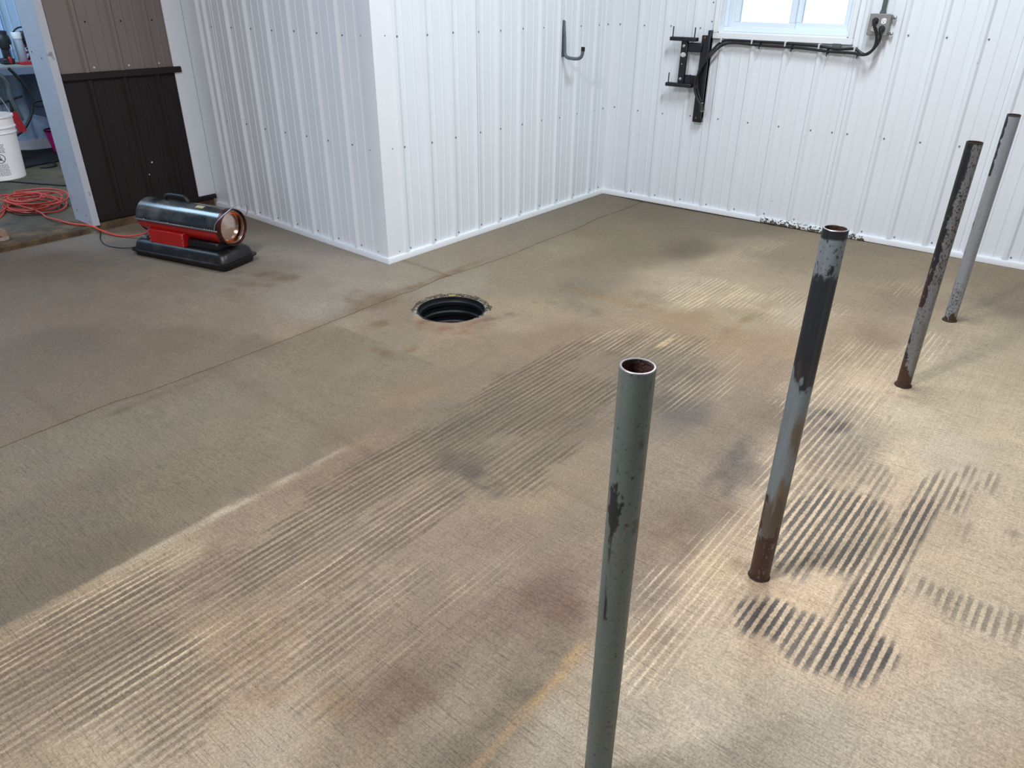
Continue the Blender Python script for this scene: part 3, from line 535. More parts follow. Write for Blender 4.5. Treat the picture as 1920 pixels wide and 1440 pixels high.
# ---------------- window ----------------
wn = thing('window_1', 'white vinyl slider window in the ribbed back wall', None, (1.337, .05, 1.27), kind='structure')
fr = MB()
tx0, tx1, tz0, tz1 = .855, 1.818, 1.234, 2.222
for (a, b_, c, d) in ((tx0, tx1, tz0, WZ0), (tx0, tx1, WZ1, tz1), (tx0, WX0, WZ0, WZ1), (WX1, tx1, WZ0, WZ1)): fr.bbox(a, b_, -.028, .004, c, d, .002)
obj('window_trim', fr, WHITE2, wn)
rv = MB().box(WX0, WX0+.008, -.02, .15, WZ0, WZ1).box(WX1-.008, WX1, -.02, .15, WZ0, WZ1).box(WX0, WX1, -.02, .15, WZ0-.002, WZ0+.006).box(WX0, WX1, -.02, .15, WZ1-.006, WZ1)
obj('window_liner', rv, WHITE2, wn)
vf = MB(); y0 = .06
def frame(b, x0, x1, z0, z1, t, ya, yb):
    b.bbox(x0, x1, ya, yb, z0, z0+t, .003).bbox(x0, x1, ya, yb, z1-t, z1, .003).bbox(x0, x0+t, ya, yb, z0+t, z1-t, .003).bbox(x1-t, x1, ya, yb, z0+t, z1-t, .003)
frame(vf, WX0+.008, WX1-.008, WZ0+.006, WZ1-.006, .032, y0-.012, .15)
obj('window_frame', vf, VINYL, wn)
s1 = MB(); frame(s1, .965, 1.40, WZ0+.028, WZ1-.03, .042, y0-.006, y0+.02); obj('sash', s1, VINYL, wn)
s2 = MB(); frame(s2, 1.385, WX1-.03, WZ0+.028, WZ1-.03, .046, y0+.028, y0+.055); obj('sash', s2, VINYL, wn)
lf = MB(); lf.bbox(WX0+.03, .968, y0+.0, y0+.06, WZ0+.03, WZ1-.03, .004); lf.bbox(WX0+.05, .975, y0-.004, y0+.01, WZ0+.035, WZ1-.035, .003)
obj('frame_step', lf, VINYL, wn)
gm = bpy.data.materials.new('window_glass'); gm.use_nodes = True; gn = gm.node_tree.nodes; gb = gn['Principled BSDF']
gn.remove(gb); tr_ = gn.new('ShaderNodeBsdfTransparent'); gl_ = gn.new('ShaderNodeBsdfGlossy'); gl_.inputs['Roughness'].default_value = .02; mxs = gn.new('ShaderNodeMixShader')
fr_ = gn.new('ShaderNodeFresnel'); fr_.inputs['IOR'].default_value = 1.45; L_ = gm.node_tree.links.new; tr_.inputs[0].default_value = (.93, .98, .99, 1)
L_(fr_.outputs[0], mxs.inputs[0]); L_(tr_.outputs[0], mxs.inputs[1]); L_(gl_.outputs[0], mxs.inputs[2]); L_(mxs.outputs[0], gn['Material Output'].inputs[0])
obj('pane', MB().box(1.0, 1.362, y0+.004, y0+.008, WZ0+.066, WZ1-.068), gm, wn, 'left glass pane'); obj('pane', MB().box(1.428, WX1-.072, y0+.04, y0+.044, WZ0+.07, WZ1-.072), gm, wn, 'right glass pane')
# outside: snow and a pale block wall
og = struct(obj('ground_outside', MB().box(-12, 16, .2, 30, -.3, .0), SNOW), 'bright snowy ground outside the window')
bm_ = bpy.data.materials.new('pale_block'); bm_.use_nodes = True; bn = bm_.node_tree.nodes; bl = bm_.node_tree.links.new
bt = bn.new('ShaderNodeTexBrick'); bt.inputs['Color1'].default_value = (*lin((250, 248, 240)), 1); bt.inputs['Color2'].default_value = (*lin((244, 240, 230)), 1); bt.inputs['Mortar'].default_value = (*lin((222, 222, 214)), 1)
bt.inputs['Scale'].default_value = 1; bt.inputs['Brick Width'].default_value = .11; bt.inputs['Row Height'].default_value = .045; bt.inputs['Mortar Size'].default_value = .004
tcb = bn.new('ShaderNodeTexCoord'); mpb = bn.new('ShaderNodeMapping'); mpb.inputs['Rotation'].default_value = (PI/2, 0, 0); bl(tcb.outputs['Object'], mpb.inputs[0]); bl(mpb.outputs[0], bt.inputs['Vector']); bl(bt.outputs[0], bn['Principled BSDF'].inputs['Base Color'])
nb = obj('neighbour_wall', MB().box(-8, 5, 4.2, 4.5, 0, 3.4), bm_)
tag(nb, 'pale brick wall seen washed out through the window', 'wall')
ff = thing('wire_fence', 'thin wire fence seen through the window in front of the pale wall', 'fence', (-2.0, 3.7, 0))
b = MB()
for i in range(9): b.cyl((-5.2+i*.9, 3.7, 0), (-5.2+i*.9, 3.7, 1.0), .01, 6)
obj('post', b, mat('fence_wire', (150, 176, 186), .5), ff, kind='stuff')
obj('rail', MB().cyl((-5.2, 3.7, 1.0), (2, 3.7, 1.0), .012, 6), bpy.data.materials['fence_wire'], ff)

# ================= STEEL PIPES =================
def pipe_paint(i, a, z, h):
    # a: -1 left edge .. 1 right edge of the side facing the camera's place, b: facing; returns colour
    n = lambda s, k=1: fbm(a*s+11*i, z*s*k+3*i, 40+i)
    return n
PIPES = [(2.945, -4.468, 1.035), (2.957, -3.637, 1.066), (2.955, -2.105, 1.05), (2.943, -1.182, 1.047)]
PLAB = ['nearest steel pipe, mostly grey-green paint, standing at the bottom edge',
        'steel pipe, second nearest, bare black on its upper half and rusty at the foot',
        'rusty steel pipe, second farthest, black paint peeling down its left side',
        'farthest steel pipe, pale grey with a dark chipped strip near its top']
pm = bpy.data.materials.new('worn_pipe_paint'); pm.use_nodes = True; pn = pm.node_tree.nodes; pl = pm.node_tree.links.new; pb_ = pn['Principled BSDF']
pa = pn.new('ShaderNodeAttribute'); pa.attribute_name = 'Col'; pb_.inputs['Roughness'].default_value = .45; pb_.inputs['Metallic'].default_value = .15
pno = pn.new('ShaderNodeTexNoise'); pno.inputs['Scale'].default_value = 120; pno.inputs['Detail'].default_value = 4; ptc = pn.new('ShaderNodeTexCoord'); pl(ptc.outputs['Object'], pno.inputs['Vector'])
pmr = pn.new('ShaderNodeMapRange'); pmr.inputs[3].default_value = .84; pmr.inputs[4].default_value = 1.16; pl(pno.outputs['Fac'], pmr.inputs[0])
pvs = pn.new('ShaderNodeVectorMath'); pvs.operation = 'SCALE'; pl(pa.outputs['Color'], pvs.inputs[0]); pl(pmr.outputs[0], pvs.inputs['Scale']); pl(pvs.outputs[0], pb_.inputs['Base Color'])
RUSTIN = mat('rust_inside', (70, 44, 32), .9, var=.3, scale=40, bump=.5, bscale=200); RIM = mat('cut_steel_rim', (176, 168, 166), .35, .8)
COLLAR = mat('rust_collar', (58, 38, 32), .8, var=.3, scale=60, bump=.6, bscale=150)
for i, (px, py, pt) in enumerate(PIPES):
    z0 = zf(px); face = math.atan2(CAM_LOC[1]-py, CAM_LOC[0]-px)
    t = thing('steel_pipe', PLAB[i], 'pipe', (px, py, z0), 'steel pipes standing in a row on the floor')
    na, nz = 96, 420; R = .0282
    th = np.linspace(0, 2*PI, na, endpoint=False); zz = np.linspace(z0-.01, pt-.0015, nz)
    A, Z = np.meshgrid(th, zz); da = (A-face+PI) % (2*PI)-PI
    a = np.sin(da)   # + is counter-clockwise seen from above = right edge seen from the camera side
    front = np.cos(da); S = da*R
    nf = fbm(S*90+31*i, Z*45, 50+i, 5); nff = fbm(S*240+7*i, Z*160, 60+i, 4); ns = fbm(S*60, Z*7, 70+i, 4); nl = fbm(S*25+5, Z*6, 80+i, 3)
    h = Z
    C = np.zeros(A.shape+(3,))
    def put(mask, rgb):
        global C
        C[:] = C*(1-mask[..., None])+np.array(lin(rgb))*mask[..., None]
    grey = {0: (100, 110, 105), 1: (124, 133, 136), 2: (128, 128, 128), 3: (148, 152, 156)}[i]
    put(np.ones(A.shape), grey); put(.35*sst(.35, .7, ns), tuple(v*.86 for v in grey))
    K = (34, 36, 40); RU = (74, 48, 38); BR = (104, 84, 62)
    Wf = lambda bias, w=.04: sst(.5-w, .5+w, nf+bias)
    Wg = lambda bias, w=.04: sst(.5-w, .5+w, nff+bias)
    Ws = lambda bias, w=.05: sst(.5-w, .5+w, ns+bias)
    if i == 0:
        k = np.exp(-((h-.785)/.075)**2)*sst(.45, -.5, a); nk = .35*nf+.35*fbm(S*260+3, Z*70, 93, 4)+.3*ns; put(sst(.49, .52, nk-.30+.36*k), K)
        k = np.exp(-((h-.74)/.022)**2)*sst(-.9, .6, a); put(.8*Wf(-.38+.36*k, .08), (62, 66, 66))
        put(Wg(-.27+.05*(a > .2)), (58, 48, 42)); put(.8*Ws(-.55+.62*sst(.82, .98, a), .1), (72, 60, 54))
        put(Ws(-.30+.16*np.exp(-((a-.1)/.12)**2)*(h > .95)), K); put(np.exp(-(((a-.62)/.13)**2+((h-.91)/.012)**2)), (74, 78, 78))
        put(Wf(-.45+.55*sst(.16, .06, h)*sst(.6, -.5, a)+.25*sst(.08, 0, h)), RU); put(.35*sst(.5, .8, nl), (122, 116, 96))
    if i == 1:
        put(Wf(-.40+.30*sst(1.02, .965, h)*(h > .8)+.12*(h > 1.045)), K)
        up_m = sst(.965, .945, h+.06*(nf-.5))*sst(.672, .690, h-.10*(nf-.5)+.022*a); put(up_m, (38, 41, 46))
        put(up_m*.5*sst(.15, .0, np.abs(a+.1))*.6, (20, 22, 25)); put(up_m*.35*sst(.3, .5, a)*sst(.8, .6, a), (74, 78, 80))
        put(Wg(-.20)*(h > .96), K); put(sst(1.046, 1.05, h+.01*nf), K)
        put(.85*Ws(-.28+.44*sst(-.5, .3, a), .14)*sst(.60, .54, h)*sst(.10, .3, h), BR); put(.35*Ws(-.1, .15)*sst(.58, .5, h), (126, 116, 96))
        put(Wf(-.55+.62*sst(-.35, -.85, a)*sst(.46, .30, h)), (48, 36, 34)); put(.8*Ws(-.3+.45*sst(.40, .2, h), .15), (84, 70, 56)); put(Wf(-.50+.80*sst(.30, .12, h)), (66, 44, 36)); put(.8*Wg(-.15)*sst(.26, .1, h)*sst(.5, .2, np.abs(a-.2)), (110, 114, 112))
    if i == 2:
        put(.6*Ws(-.05, .12)*sst(-.3, .7, a), (110, 100, 88))
        put(Wf(-.45+.62*sst(.25, -.45, a)*sst(.42, .58, h)+.16*(h > .86)*(a < .6)), K)
        put(Wf(-.45+.60*sst(.0, -.5, a)*sst(.36, .42, h)*sst(.64, .5, h)), (60, 40, 40)); put(Wg(-.20+.10*(h > .5)), (50, 46, 46))
        put(Wf(-.50+.62*sst(-.2, -.75, a)*sst(.31, .25, h)), K); put(Wf(-.55+.85*sst(.17, .09, h+.05*a), .06), RU); put(sst(1.042, 1.046, h), (46, 42, 42))
    if i == 3:
        put(Wf(-.52+.72*sst(-.35, -.8, a)*sst(.70, .80, h)), K); put(Wf(-.55+.5*sst(-.6, -.95, a)*sst(.2, .4, h)*sst(.75, .5, h)), (70, 66, 66))
        put(Wg(-.28+.18*sst(.35, .15, h)), (84, 74, 70)); put(Wf(-.50+.70*sst(.13, .03, h), .08), RU); put(sst(1.036, 1.04, h), (60, 60, 60))
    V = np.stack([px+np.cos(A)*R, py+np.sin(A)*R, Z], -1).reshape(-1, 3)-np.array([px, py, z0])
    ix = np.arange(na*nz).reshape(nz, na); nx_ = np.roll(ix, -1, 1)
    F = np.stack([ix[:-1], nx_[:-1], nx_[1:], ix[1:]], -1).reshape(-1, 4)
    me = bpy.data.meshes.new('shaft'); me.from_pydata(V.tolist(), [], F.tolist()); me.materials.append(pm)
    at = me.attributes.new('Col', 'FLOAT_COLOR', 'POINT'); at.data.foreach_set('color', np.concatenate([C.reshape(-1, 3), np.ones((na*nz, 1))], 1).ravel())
    me.polygons.foreach_set('use_smooth', [True]*len(me.polygons))
    o = bpy.data.objects.new('shaft', me); sc.collection.objects.link(o); o.parent = t; ORG[o.name] = Vector(t.location)
    obj('rim', MB().ring((px, py, pt), (0, 0, 1), [(-.0018, R), (-.0004, R-.0006), (0, R-.0012), (-.0002, R-.0036), (-.0016, R-.0042)], 64, cap0=False, cap1=False), RIM if i < 2 else COLLAR, t, 'bare metal rim' if i < 2 else None)
    obj('bore', MB().ring((px, py, pt), (0, 0, -1), [(.001, R-.0041), (.30, R-.0041)], 48, cap0=False), RUSTIN, t, 'rusty inside of the pipe')
    cr = [(-.012, R-.001), (-.012, R+.007), (.004, R+.0065), (.008, R+.004), (.010, R-.001)] if i >= 2 else [(-.012, R-.001), (-.012, R+.004), (.001, R+.0035), (.003, R-.001)]
    b = MB(); b.ring((px, py, z0), (0, 0, 1), cr, 40, cap0=False, cap1=False)
    b.v = [(x+.0015*mnoise.noise(Vector((x*90, y*90, z*90))), y+.0015*mnoise.noise(Vector((x*90, y*90+5, z*90))), z) for x, y, z in b.v]
    obj('collar', b, COLLAR, t, 'rusty collar at the floor')

# ================= SUMP =================
s = thing('sump', 'round sump opening with black ribbed plastic culvert set in broken concrete', 'sump', (HC[0], HC[1], -.006))
zt = -.012
prof = [(0, .186), (-.0, .181), (-.012, .179)]; zc_ = -.02
while zc_ > -.62:
    prof += [(zc_, .178), (zc_-.008, .171), (zc_-.026, .171), (zc_-.034, .178)]; prof += [(zc_-.05, .178)]; zc_ -= .06
cx, cy = HC[0]+.004, HC[1]-.008
obj('culvert', MB().ring((cx, cy, zt), (0, 0, 1), prof, 72, cap0=False, cap1=False), PIPEIN, s)
obj('pit_bottom', MB().ring((cx, cy, zt-.62), (0, 0, -1), [(0, .178), (.01, .178)], 48), DIRT, s)
b = MB(); na = 90; rows = []
for j, (rr, zz_) in enumerate(((.187, -.016), (.196, -.017), (.206, -.022), (.222, -.030))):
    for i in range(na):
        a = 2*PI*i/na; e = mnoise.noise(Vector((math.cos(a)*5, math.sin(a)*5, j*2.)))
        rows.append((cx*(1-j/3)+HC[0]*j/3+math.cos(a)*(rr+.003*e), cy*(1-j/3)+HC[1]*j/3+math.sin(a)*(rr+.003*e), zz_+.005*e))
b.add(rows, [(j*na+i, j*na+(i+1) % na, (j+1)*na+(i+1) % na, (j+1)*na+i) for j in range(3) for i in range(na)])
obj('concrete_ledge', b, RUBBLE, s)
b = MB()
for i in range(70):
    a = random.uniform(-.3, PI+.5); r = random.uniform(.190, .206); b.blob((HC[0]+math.cos(a)*r, HC[1]+math.sin(a)*r, random.uniform(-.02, -.008)), (random.uniform(.003, .008), random.uniform(.003, .007), random.uniform(.002, .006)), 6)
obj('rubble', b, RUBBLE, s, kind='stuff')
o = obj('leaf', MB().add([(.669, -2.582, .000), (.684, -2.575, .001), (.702, -2.553, .0005), (.700, -2.548, .003), (.682, -2.560, .003), (.669, -2.574, .001)], [(0, 1, 2, 3, 4, 5)]), mat('yellow_leaf', (196, 166, 84), .7))
m_ = o.modifiers.new('s', 'SOLIDIFY'); m_.thickness = .0012; tag(o, 'tiny yellow scrap on the far left rim of the sump', 'scrap')

# ================= HEATER =================
HO = Vector((-.99, -3.18, zf(-.99))); ht = math.radians(15.3); hu = Vector((math.cos(ht), math.sin(ht), 0)); hw = Vector((-math.sin(ht), math.cos(ht), 0))
T = lambda v: HO+hu*v[0]+hw*v[1]+Vector((0, 0, v[2]))
H = thing('forced_air_heater', 'red and black torpedo heater on a black tank in front of the brown wall', 'heater', HO)
def rrect(hx, hy, r, n=6):
    P = []
    for sx, sy, a0 in ((1, 1, 0), (-1, 1, PI/2), (-1, -1, PI), (1, -1, 3*PI/2)):
        for k in range(n+1): a = a0+PI/2*k/n; P.append((sx*(hx-r)+r*math.cos(a), sy*(hy-r)+r*math.sin(a)))
    return P
def loft(levels, n=6):
    b = MB(); L = [[(x+ox, y, z) for x, y in rrect(hx, hy, r, n)] for (z, hx, hy, r, ox) in levels]; m = len(L[0])
    vs = [T(p) for l in L for p in l]; fs = [(j*m+i, j*m+(i+1) % m, (j+1)*m+(i+1) % m, (j+1)*m+i) for j in range(len(L)-1) for i in range(m)]
    return b.add(vs, fs+[tuple(range(m))[::-1], tuple((len(L)-1)*m+i for i in range(m))])
tk = obj('fuel_tank', loft([(0, .365, .125, .03, 0), (.004, .375, .132, .03, 0), (.032, .380, .138, .035, 0), (.036, .398, .152, .045, 0), (.044, .398, .152, .045, 0), (.046, .380, .136, .04, 0), (.085, .372, .128, .045, 0), (.102, .355, .112, .05, 0), (.106, .33, .09, .05, 0)]), TANK, H)
obj('tank_recess', loft([(.105, .13, .075, .02, .17), (.1085, .125, .070, .02, .17)]), TANK, tk)
cp_ = MB().ring((-.33, -.06, .10), (0, 0, 1), [(0, .022), (.018, .022), (.020, .018)], 16, T); obj('filler_cap', cp_, CHROME, tk)
cbx = obj('control_box', MB().bbox(-.235, .055, -.112, .10, .100, .186, .004, T), REDP, H)
ex = MB().bbox(.057, .30, -.085, .085, .103, .150, .006, T); obj('motor_cradle', ex, BLACK, H)
b = MB()
for sx in (-.228, .048):
    for k in range(4): b.ring((sx, -.112, .112+k*.022), (0, -1, 0), [(0, .005), (.003, .004)], 8, T)
obj('box_screws', b, CHROME, cbx, kind='stuff')
bx, bz, br = -.315, .240, .105
def arc(s0, s1, r, a0, a1, n=28, th=.003, zc=bz):
    b = MB(); vs = []
    for s_ in (s0, s1):
        for rr in (r, r-th):
            for i in range(n+1): a = a0+(a1-a0)*i/n; vs.append(T((s_, rr*math.cos(a), zc+rr*math.sin(a))))
    m = n+1; fs = []
    for i in range(n): fs += [(i, i+1, 2*m+i+1, 2*m+i), (m+i, m+i+1, 3*m+i+1, 3*m+i), (i, i+1, m+i+1, m+i), (2*m+i, 2*m+i+1, 3*m+i+1, 3*m+i)]
    for i in (0, n): fs.append((i, m+i, 3*m+i, 2*m+i))
    return b.add(vs, fs)
up = obj('upper_shroud', arc(bx, .345, br+.004, 0, PI), HTOP, H)
up2 = obj('front_shroud', arc(.02, .352, br+.0065, 0, PI), HTOP, up)
# lower red shroud: tapered rear
b = MB(); vs = []; n = 24; st_ = [(bx, .82), (-.26, .96), (-.15, 1), (.352, 1)]
for s_, k in st_:
    for i in range(n+1): a = PI+PI*i/n; vs.append(T((s_, (br+.001)*math.cos(a), bz+(br+.001)*math.sin(a)*k)))
m_ = n+1; fs = [(j*m_+i, j*m_+i+1, (j+1)*m_+i+1, (j+1)*m_+i) for j in range(3) for i in range(n)]
obj('lower_shroud', b.add(vs, fs+[tuple(range(m_))]), REDP, H, 'red lower shell')
b = MB(); b.bbox(bx-.006, .352, -.118, -.098, bz-.005, bz+.004, .002, T); b.bbox(bx-.006, .352, .098, .118, bz-.005, bz+.004, .002, T); obj('seam_flange', b, SEAM, H, 'dull zinc seam between the black and red shells')
b = MB()
for s_ in (-.25, -.05, .15, .25): b.ring((s_, -.108, bz+.003), (0, 0, 1), [(0, .005), (.004, .004)], 8, T)
for s_ in (.25, .27, .29, .31): b.ring((s_, -.112, bz+.004), (0, 0, 1), [(0, .004), (.003, .003)], 6, T)
obj('seam_screws', b, CHROME, H, kind='stuff')
obj('rear_grille', MB().ring((bx+.004, 0, bz), (-1, 0, 0), [(0, .102), (.004, .100), (.006, .07)], 32, T), BLACK, H)
b = MB(); b.ring((.352, 0, bz), (1, 0, 0), [(-.012, .112), (.0, .1125), (.022, .110), (.024, .1065), (.020, .104), (-.012, .103)], 48, T, cap0=False, cap1=False)
obj('outlet_ring', b, mat('outlet_ring', (84, 40, 38), .35, .6, var=.3, scale=12), H)
obj('inner_sleeve', MB().ring((.352, 0, bz), (1, 0, 0), [(-.09, .092), (.012, .092), (.014, .094), (.012, .101), (-.09, .101)], 48, T, cap0=False, cap1=False), RINGM, H)
obj('rear_wall', MB().ring((.262, 0, bz), (1, 0, 0), [(0, .100), (.002, .100)], 40, T), DIRT, H)
obj('cone_disc', MB().ring((.335, 0, bz), (1, 0, 0), [(-.014, .070), (-.002, .080), (0, .080), (.001, .074), (.014, .002)], 48, T), CONE, H, 'bright steel deflector cone')
obj('flame_glow', MB().ring((.300, 0, bz), (1, 0, 0), [(0, .089), (.010, .090), (.010, .080), (0, .080)], 40, T, cap0=False, cap1=False), FLAME, H, 'orange glow behind the cone')
b = MB(); b.tube([(-.150, 0, .343), (-.146, 0, .368), (-.128, 0, .383), (-.07, 0, .386), (.0, 0, .385), (.022, 0, .378), (.034, 0, .360), (.036, 0, .343)], .0125, 10, T, smooth=2)
b.bbox(-.166, -.128, -.016, .016, .340, .352, .004, T); b.bbox(.018, .056, -.016, .016, .340, .352, .004, T)
obj('handle', b, RUBBER, H, 'black carry handle')
b = MB(); b.tube([(.332, -.116, bz+.006), (.345, -.112, bz+.05), (.372, -.085, bz+.082), (.400, -.055, bz+.112), (.425, -.02, bz+.140), (.440, .03, bz+.148), (.446, .065, bz+.13), (.425, .085, bz+.09), (.385, .100, bz+.052)], .0024, 6, T, smooth=2)
obj('wire_guard', b, CHROME, H)
obj('sticker', arc(.13, .19, br+.0072, PI*.54, PI*.62, 6, .0006), mat('tan_sticker', (178, 168, 128), .5), H, 'small tan sticker on the top shell')
# red cord stub from heater belongs to the orange cord
# ================= ORANGE CORD =================
cd = MB(); random.seed(11)
def coil(cx, cy, z, rx, ry, turns, start):
    P = []; N_ = 16
    ox = oy = 0; r1 = 1
    for i in range(int(turns*N_)):
        if i % N_ == 0: ox = random.uniform(-.09, .09); oy = random.uniform(-.05, .07); r1 = random.uniform(.55, 1.1)
        a = start+2*PI*i/N_; lay = z+.012+.009*(i/N_)*.8+.006*math.sin(i*.7)
        P.append((cx+ox+rx*r1*math.cos(a)*(1+.07*math.sin(3*a+i*.1)), cy+oy+ry*r1*math.sin(a), lay))
    return P
zs = .055
P = [(-2.30, -4.6, zs), (-2.45, -4.2, zs), (-2.60, -3.85, zs), (-2.75, -3.66, zs)]+coil(-2.86, -3.42, zs, .27, .19, 9.2, -2.4)
P += [(-2.60, -3.46, zs+.02), (-2.46, -3.49, zs+.01), (-2.30, -3.475, .078), (-2.12, -3.46, .078), (-2.0, -3.40, .077), (-1.955, -3.375, .073), (-1.90, -3.36, .055), (-1.82, -3.33, .036), (-1.74, -3.31, .032), (-1.66, -3.27, .036), (-1.56, -3.21, .060), (-1.46, -3.22, .10), (-1.36, -3.235, .135), (-1.262, -3.25, .15)]
cd.tube(P, .0062, 7, smooth=2)
cd.tube([(-2.35, -4.75, zs), (-2.50, -4.28, zs), (-2.66, -3.90, zs+.004), (-2.78, -3.70, zs+.008), (-2.95, -3.50, zs+.05), (-3.12, -3.30, zs+.02), (-3.25, -3.14, zs+.0), (-3.1, -3.02, zs), (-2.9, -3.0, zs), (-2.7, -3.05, zs)], .0062, 7, smooth=2)
tag(obj('extension_cord', cd, ORANGE), 'orange extension cord coiled in the doorway and running to the heater', 'cord')
bc = MB().tube([(-1.985, -3.335, .075), (-1.95, -3.34, .060), (-1.90, -3.36, zf(-1.9)+.006), (-1.78, -3.42, zf(-1.78)+.004), (-1.62, -3.46, zf(-1.62)+.004), (-1.50, -3.42, zf(-1.5)+.004), (-1.42, -3.37, zf(-1.4)+.012), (-1.375, -3.33, .05)], .0032, 6, smooth=2)
tag(obj('electric_cable', bc, RUBBER), 'thin dark cord on the concrete from the door jamb to the heater', 'cord')

# ================= WALL HOOK =================
hk = thing('wall_hook', 'grey steel utility hook with a black tip on the white ribbed wall', 'hook', (.0, -.655, 1.09))
b = MB().tube([(.012, -.660, 1.335), (.014, -.659, 1.30), (.020, -.657, 1.24), (.024, -.656, 1.17), (.026, -.655, 1.125), (.040, -.655, 1.103), (.070, -.654, 1.096), (.12, -.654, 1.094), (.155, -.654, 1.098), (.178, -.654, 1.115), (.183, -.654, 1.15)], .0118, 12, smooth=2)
b.bbox(.0, .016, -.672, -.648, 1.30, 1.342, .004); b.bbox(.0, .020, -.664, -.648, 1.10, 1.30, .004)
obj('hook_bar', b, GREYP, hk)
obj('tip_cap', MB().ring((.183, -.654, 1.148), (0.02, 0, 1), [(0, .0138), (.024, .0138), (.027, .011)], 14), SLOT, hk, 'black rubber tip')
obj('screw', MB().ring((.014, -.660, 1.315), (1, 0, 0), [(0, .007), (.004, .006)], 8), SLOT, hk); obj('screw', MB().ring((.034, -.655, 1.17), (1, -.2, 0), [(0, .006), (.004, .005)], 8), CHROME, hk)

# ================= WALL BRACKET =================
bk = thing('wall_bracket', 'black steel wall bracket with two pronged arms left of the window', 'bracket', (.8, 0, .66))
up_ = obj('upright', MB().bbox(.786, .858, -.050, -.020, .665, 1.252, .004), BLACK, bk)
b = MB().bbox(.838, .858, -.066, -.020, .69, 1.286, .003); obj('side_flange', b, BLACK, bk)
obj('arm', MB().bbox(.690, .800, -.062, -.036, 1.140, 1.202, .004), BLACK, bk)
obj('arm', MB().bbox(.690, .800, -.062, -.036, .925, .985, .004), BLACK, bk)
obj('mounting_plate', MB().bbox(.640, .692, -.072, -.046, .925, 1.235, .004), BLACK, bk)
for z_, nm in ((1.222, 0), (.914, 1)):
    c_ = obj('cross_bar', MB().bbox(.552, .764, -.092, -.046, z_-.012, z_+.014, .004), BLACK, bk)
    b = MB(); b.cyl((.575, -.086, z_), (.575, -.086, z_+.082), .0042, 8); obj('pin', b, BLACK, c_)
    b = MB(); b.cyl((.748, -.086, z_), (.748, -.086, z_+.080), .0042, 8); obj('pin', b, BLACK, c_)
BRZ = mat('bronze_bolt', (120, 84, 60), .5, .5)
for (x_, z_, r_, m__, y_) in ((.666, 1.178, .0105, CHROME, -.072), (.664, .957, .0105, CHROME, -.072), (.665, 1.058, .0055, CHROME, -.072), (.812, 1.236, .009, BRZ, -.050), (.818, .694, .009, BRZ, -.050)):
    obj('bolt', MB().ring((x_, y_, z_), (0, -1, 0), [(0, r_), (.005, r_), (.007, r_*.7)], 8), m__, bk)
b = MB(); n = 28
e = lambda rx, rz, y: [(.666+rx*math.cos(2*PI*i/n), y, 1.120+rz*math.sin(2*PI*i/n)) for i in range(n)]
b.add(e(.021, .0155, -.0725)+e(.021, .0155, -.0735), [tuple(range(n, 2*n))]+[(i, (i+1) % n, n+(i+1) % n, n+i) for i in range(n)])
stk = obj('sticker', b, PLUGW, bk, 'white oval sticker with a dark ring and mark')
b = MB()
for i in range(n):
    a0, a1 = 2*PI*i/n, 2*PI*(i+1)/n; q = [(.666+k*.0175/.0175*math.cos(a), -.0739, 1.120+k*.72*math.sin(a)) for k, a in ((.0175, a0), (.0175, a1), (.0155, a1), (.0155, a0))]; b.add(q, [(0, 1, 2, 3)])
for q in (((.657, 1.126), (.657, 1.114)), ((.657, 1.114), (.664, 1.114)), ((.674, 1.126), (.667, 1.126)), ((.667, 1.126), (.667, 1.121)), ((.667, 1.121), (.675, 1.120)), ((.675, 1.120), (.675, 1.114)), ((.675, 1.114), (.667, 1.114))):
    b.cyl((q[0][0], -.0737, q[0][1]), (q[1][0], -.0737, q[1][1]), .0011, 5)
obj('print', b, SLOT, stk)

# ================= OUTLET BOX, CONDUIT, CABLES =================
ob = thing('outlet_box', 'grey metal outlet box with two receptacle pairs right of the window', 'outlet', (1.966, 0, 1.29))
bx_ = obj('box', MB().bbox(1.909, 2.022, -.066, -.004, 1.300, 1.412, .004), BOXG, ob)
obj('cover', MB().bbox(1.905, 2.026, -.072, -.064, 1.296, 1.416, .003), BOXG, ob)
obj('mounting_ear', MB().bbox(2.02, 2.048, -.03, -.018, 1.385, 1.405, .003), BOXG, ob); obj('mounting_ear', MB().bbox(2.02, 2.048, -.03, -.018, 1.298, 1.316, .003), BOXG, ob)
b = MB(); b.ring((2.040, -.03, 1.395), (0, -1, 0), [(0, .009), (.006, .009), (.009, .005)], 8).ring((2.040, -.03, 1.307), (0, -1, 0), [(0, .009), (.006, .009), (.009, .005)], 8); obj('mounting_screws', b, CHROME, ob, kind='stuff')
for (x_, z_) in ((1.944, 1.376), (1.992, 1.376), (1.944, 1.334), (1.992, 1.334)):
    P_ = [(x_+max(-.0145, min(.0145, .0185*math.cos(2*PI*i/24))), z_+.0165*math.sin(2*PI*i/24)) for i in range(24)]
    r_ = obj('receptacle', MB().prism(P_, .071, .0745, lambda a, b, c: (a, -c, b)), PLUGW, ob)
    obj('slots', MB().box(x_-.0075, x_-.0055, -.0752, -.074, z_-.001, z_+.008).box(x_+.0055, x_+.0075, -.0752, -.074, z_, z_+.007).ring((x_, -.074, z_-.007), (0, -1, 0), [(0, .0028), (.0012, .0028)], 10), SLOT, r_)
cdt = thing('conduit', 'grey conduit rising from the outlet box', 'conduit', (1.966, -.03, 1.41))
obj('tube', MB().cyl((1.966, -.036, 1.418), (1.966, -.036, HT), .0135, 16), CONDUIT, cdt)
obj('connector', MB().ring((1.966, -.036, 1.412), (0, 0, 1), [(0, .019), (.012, .019), (.014, .0165), (.022, .0165)], 16), CONDUIT, cdt)
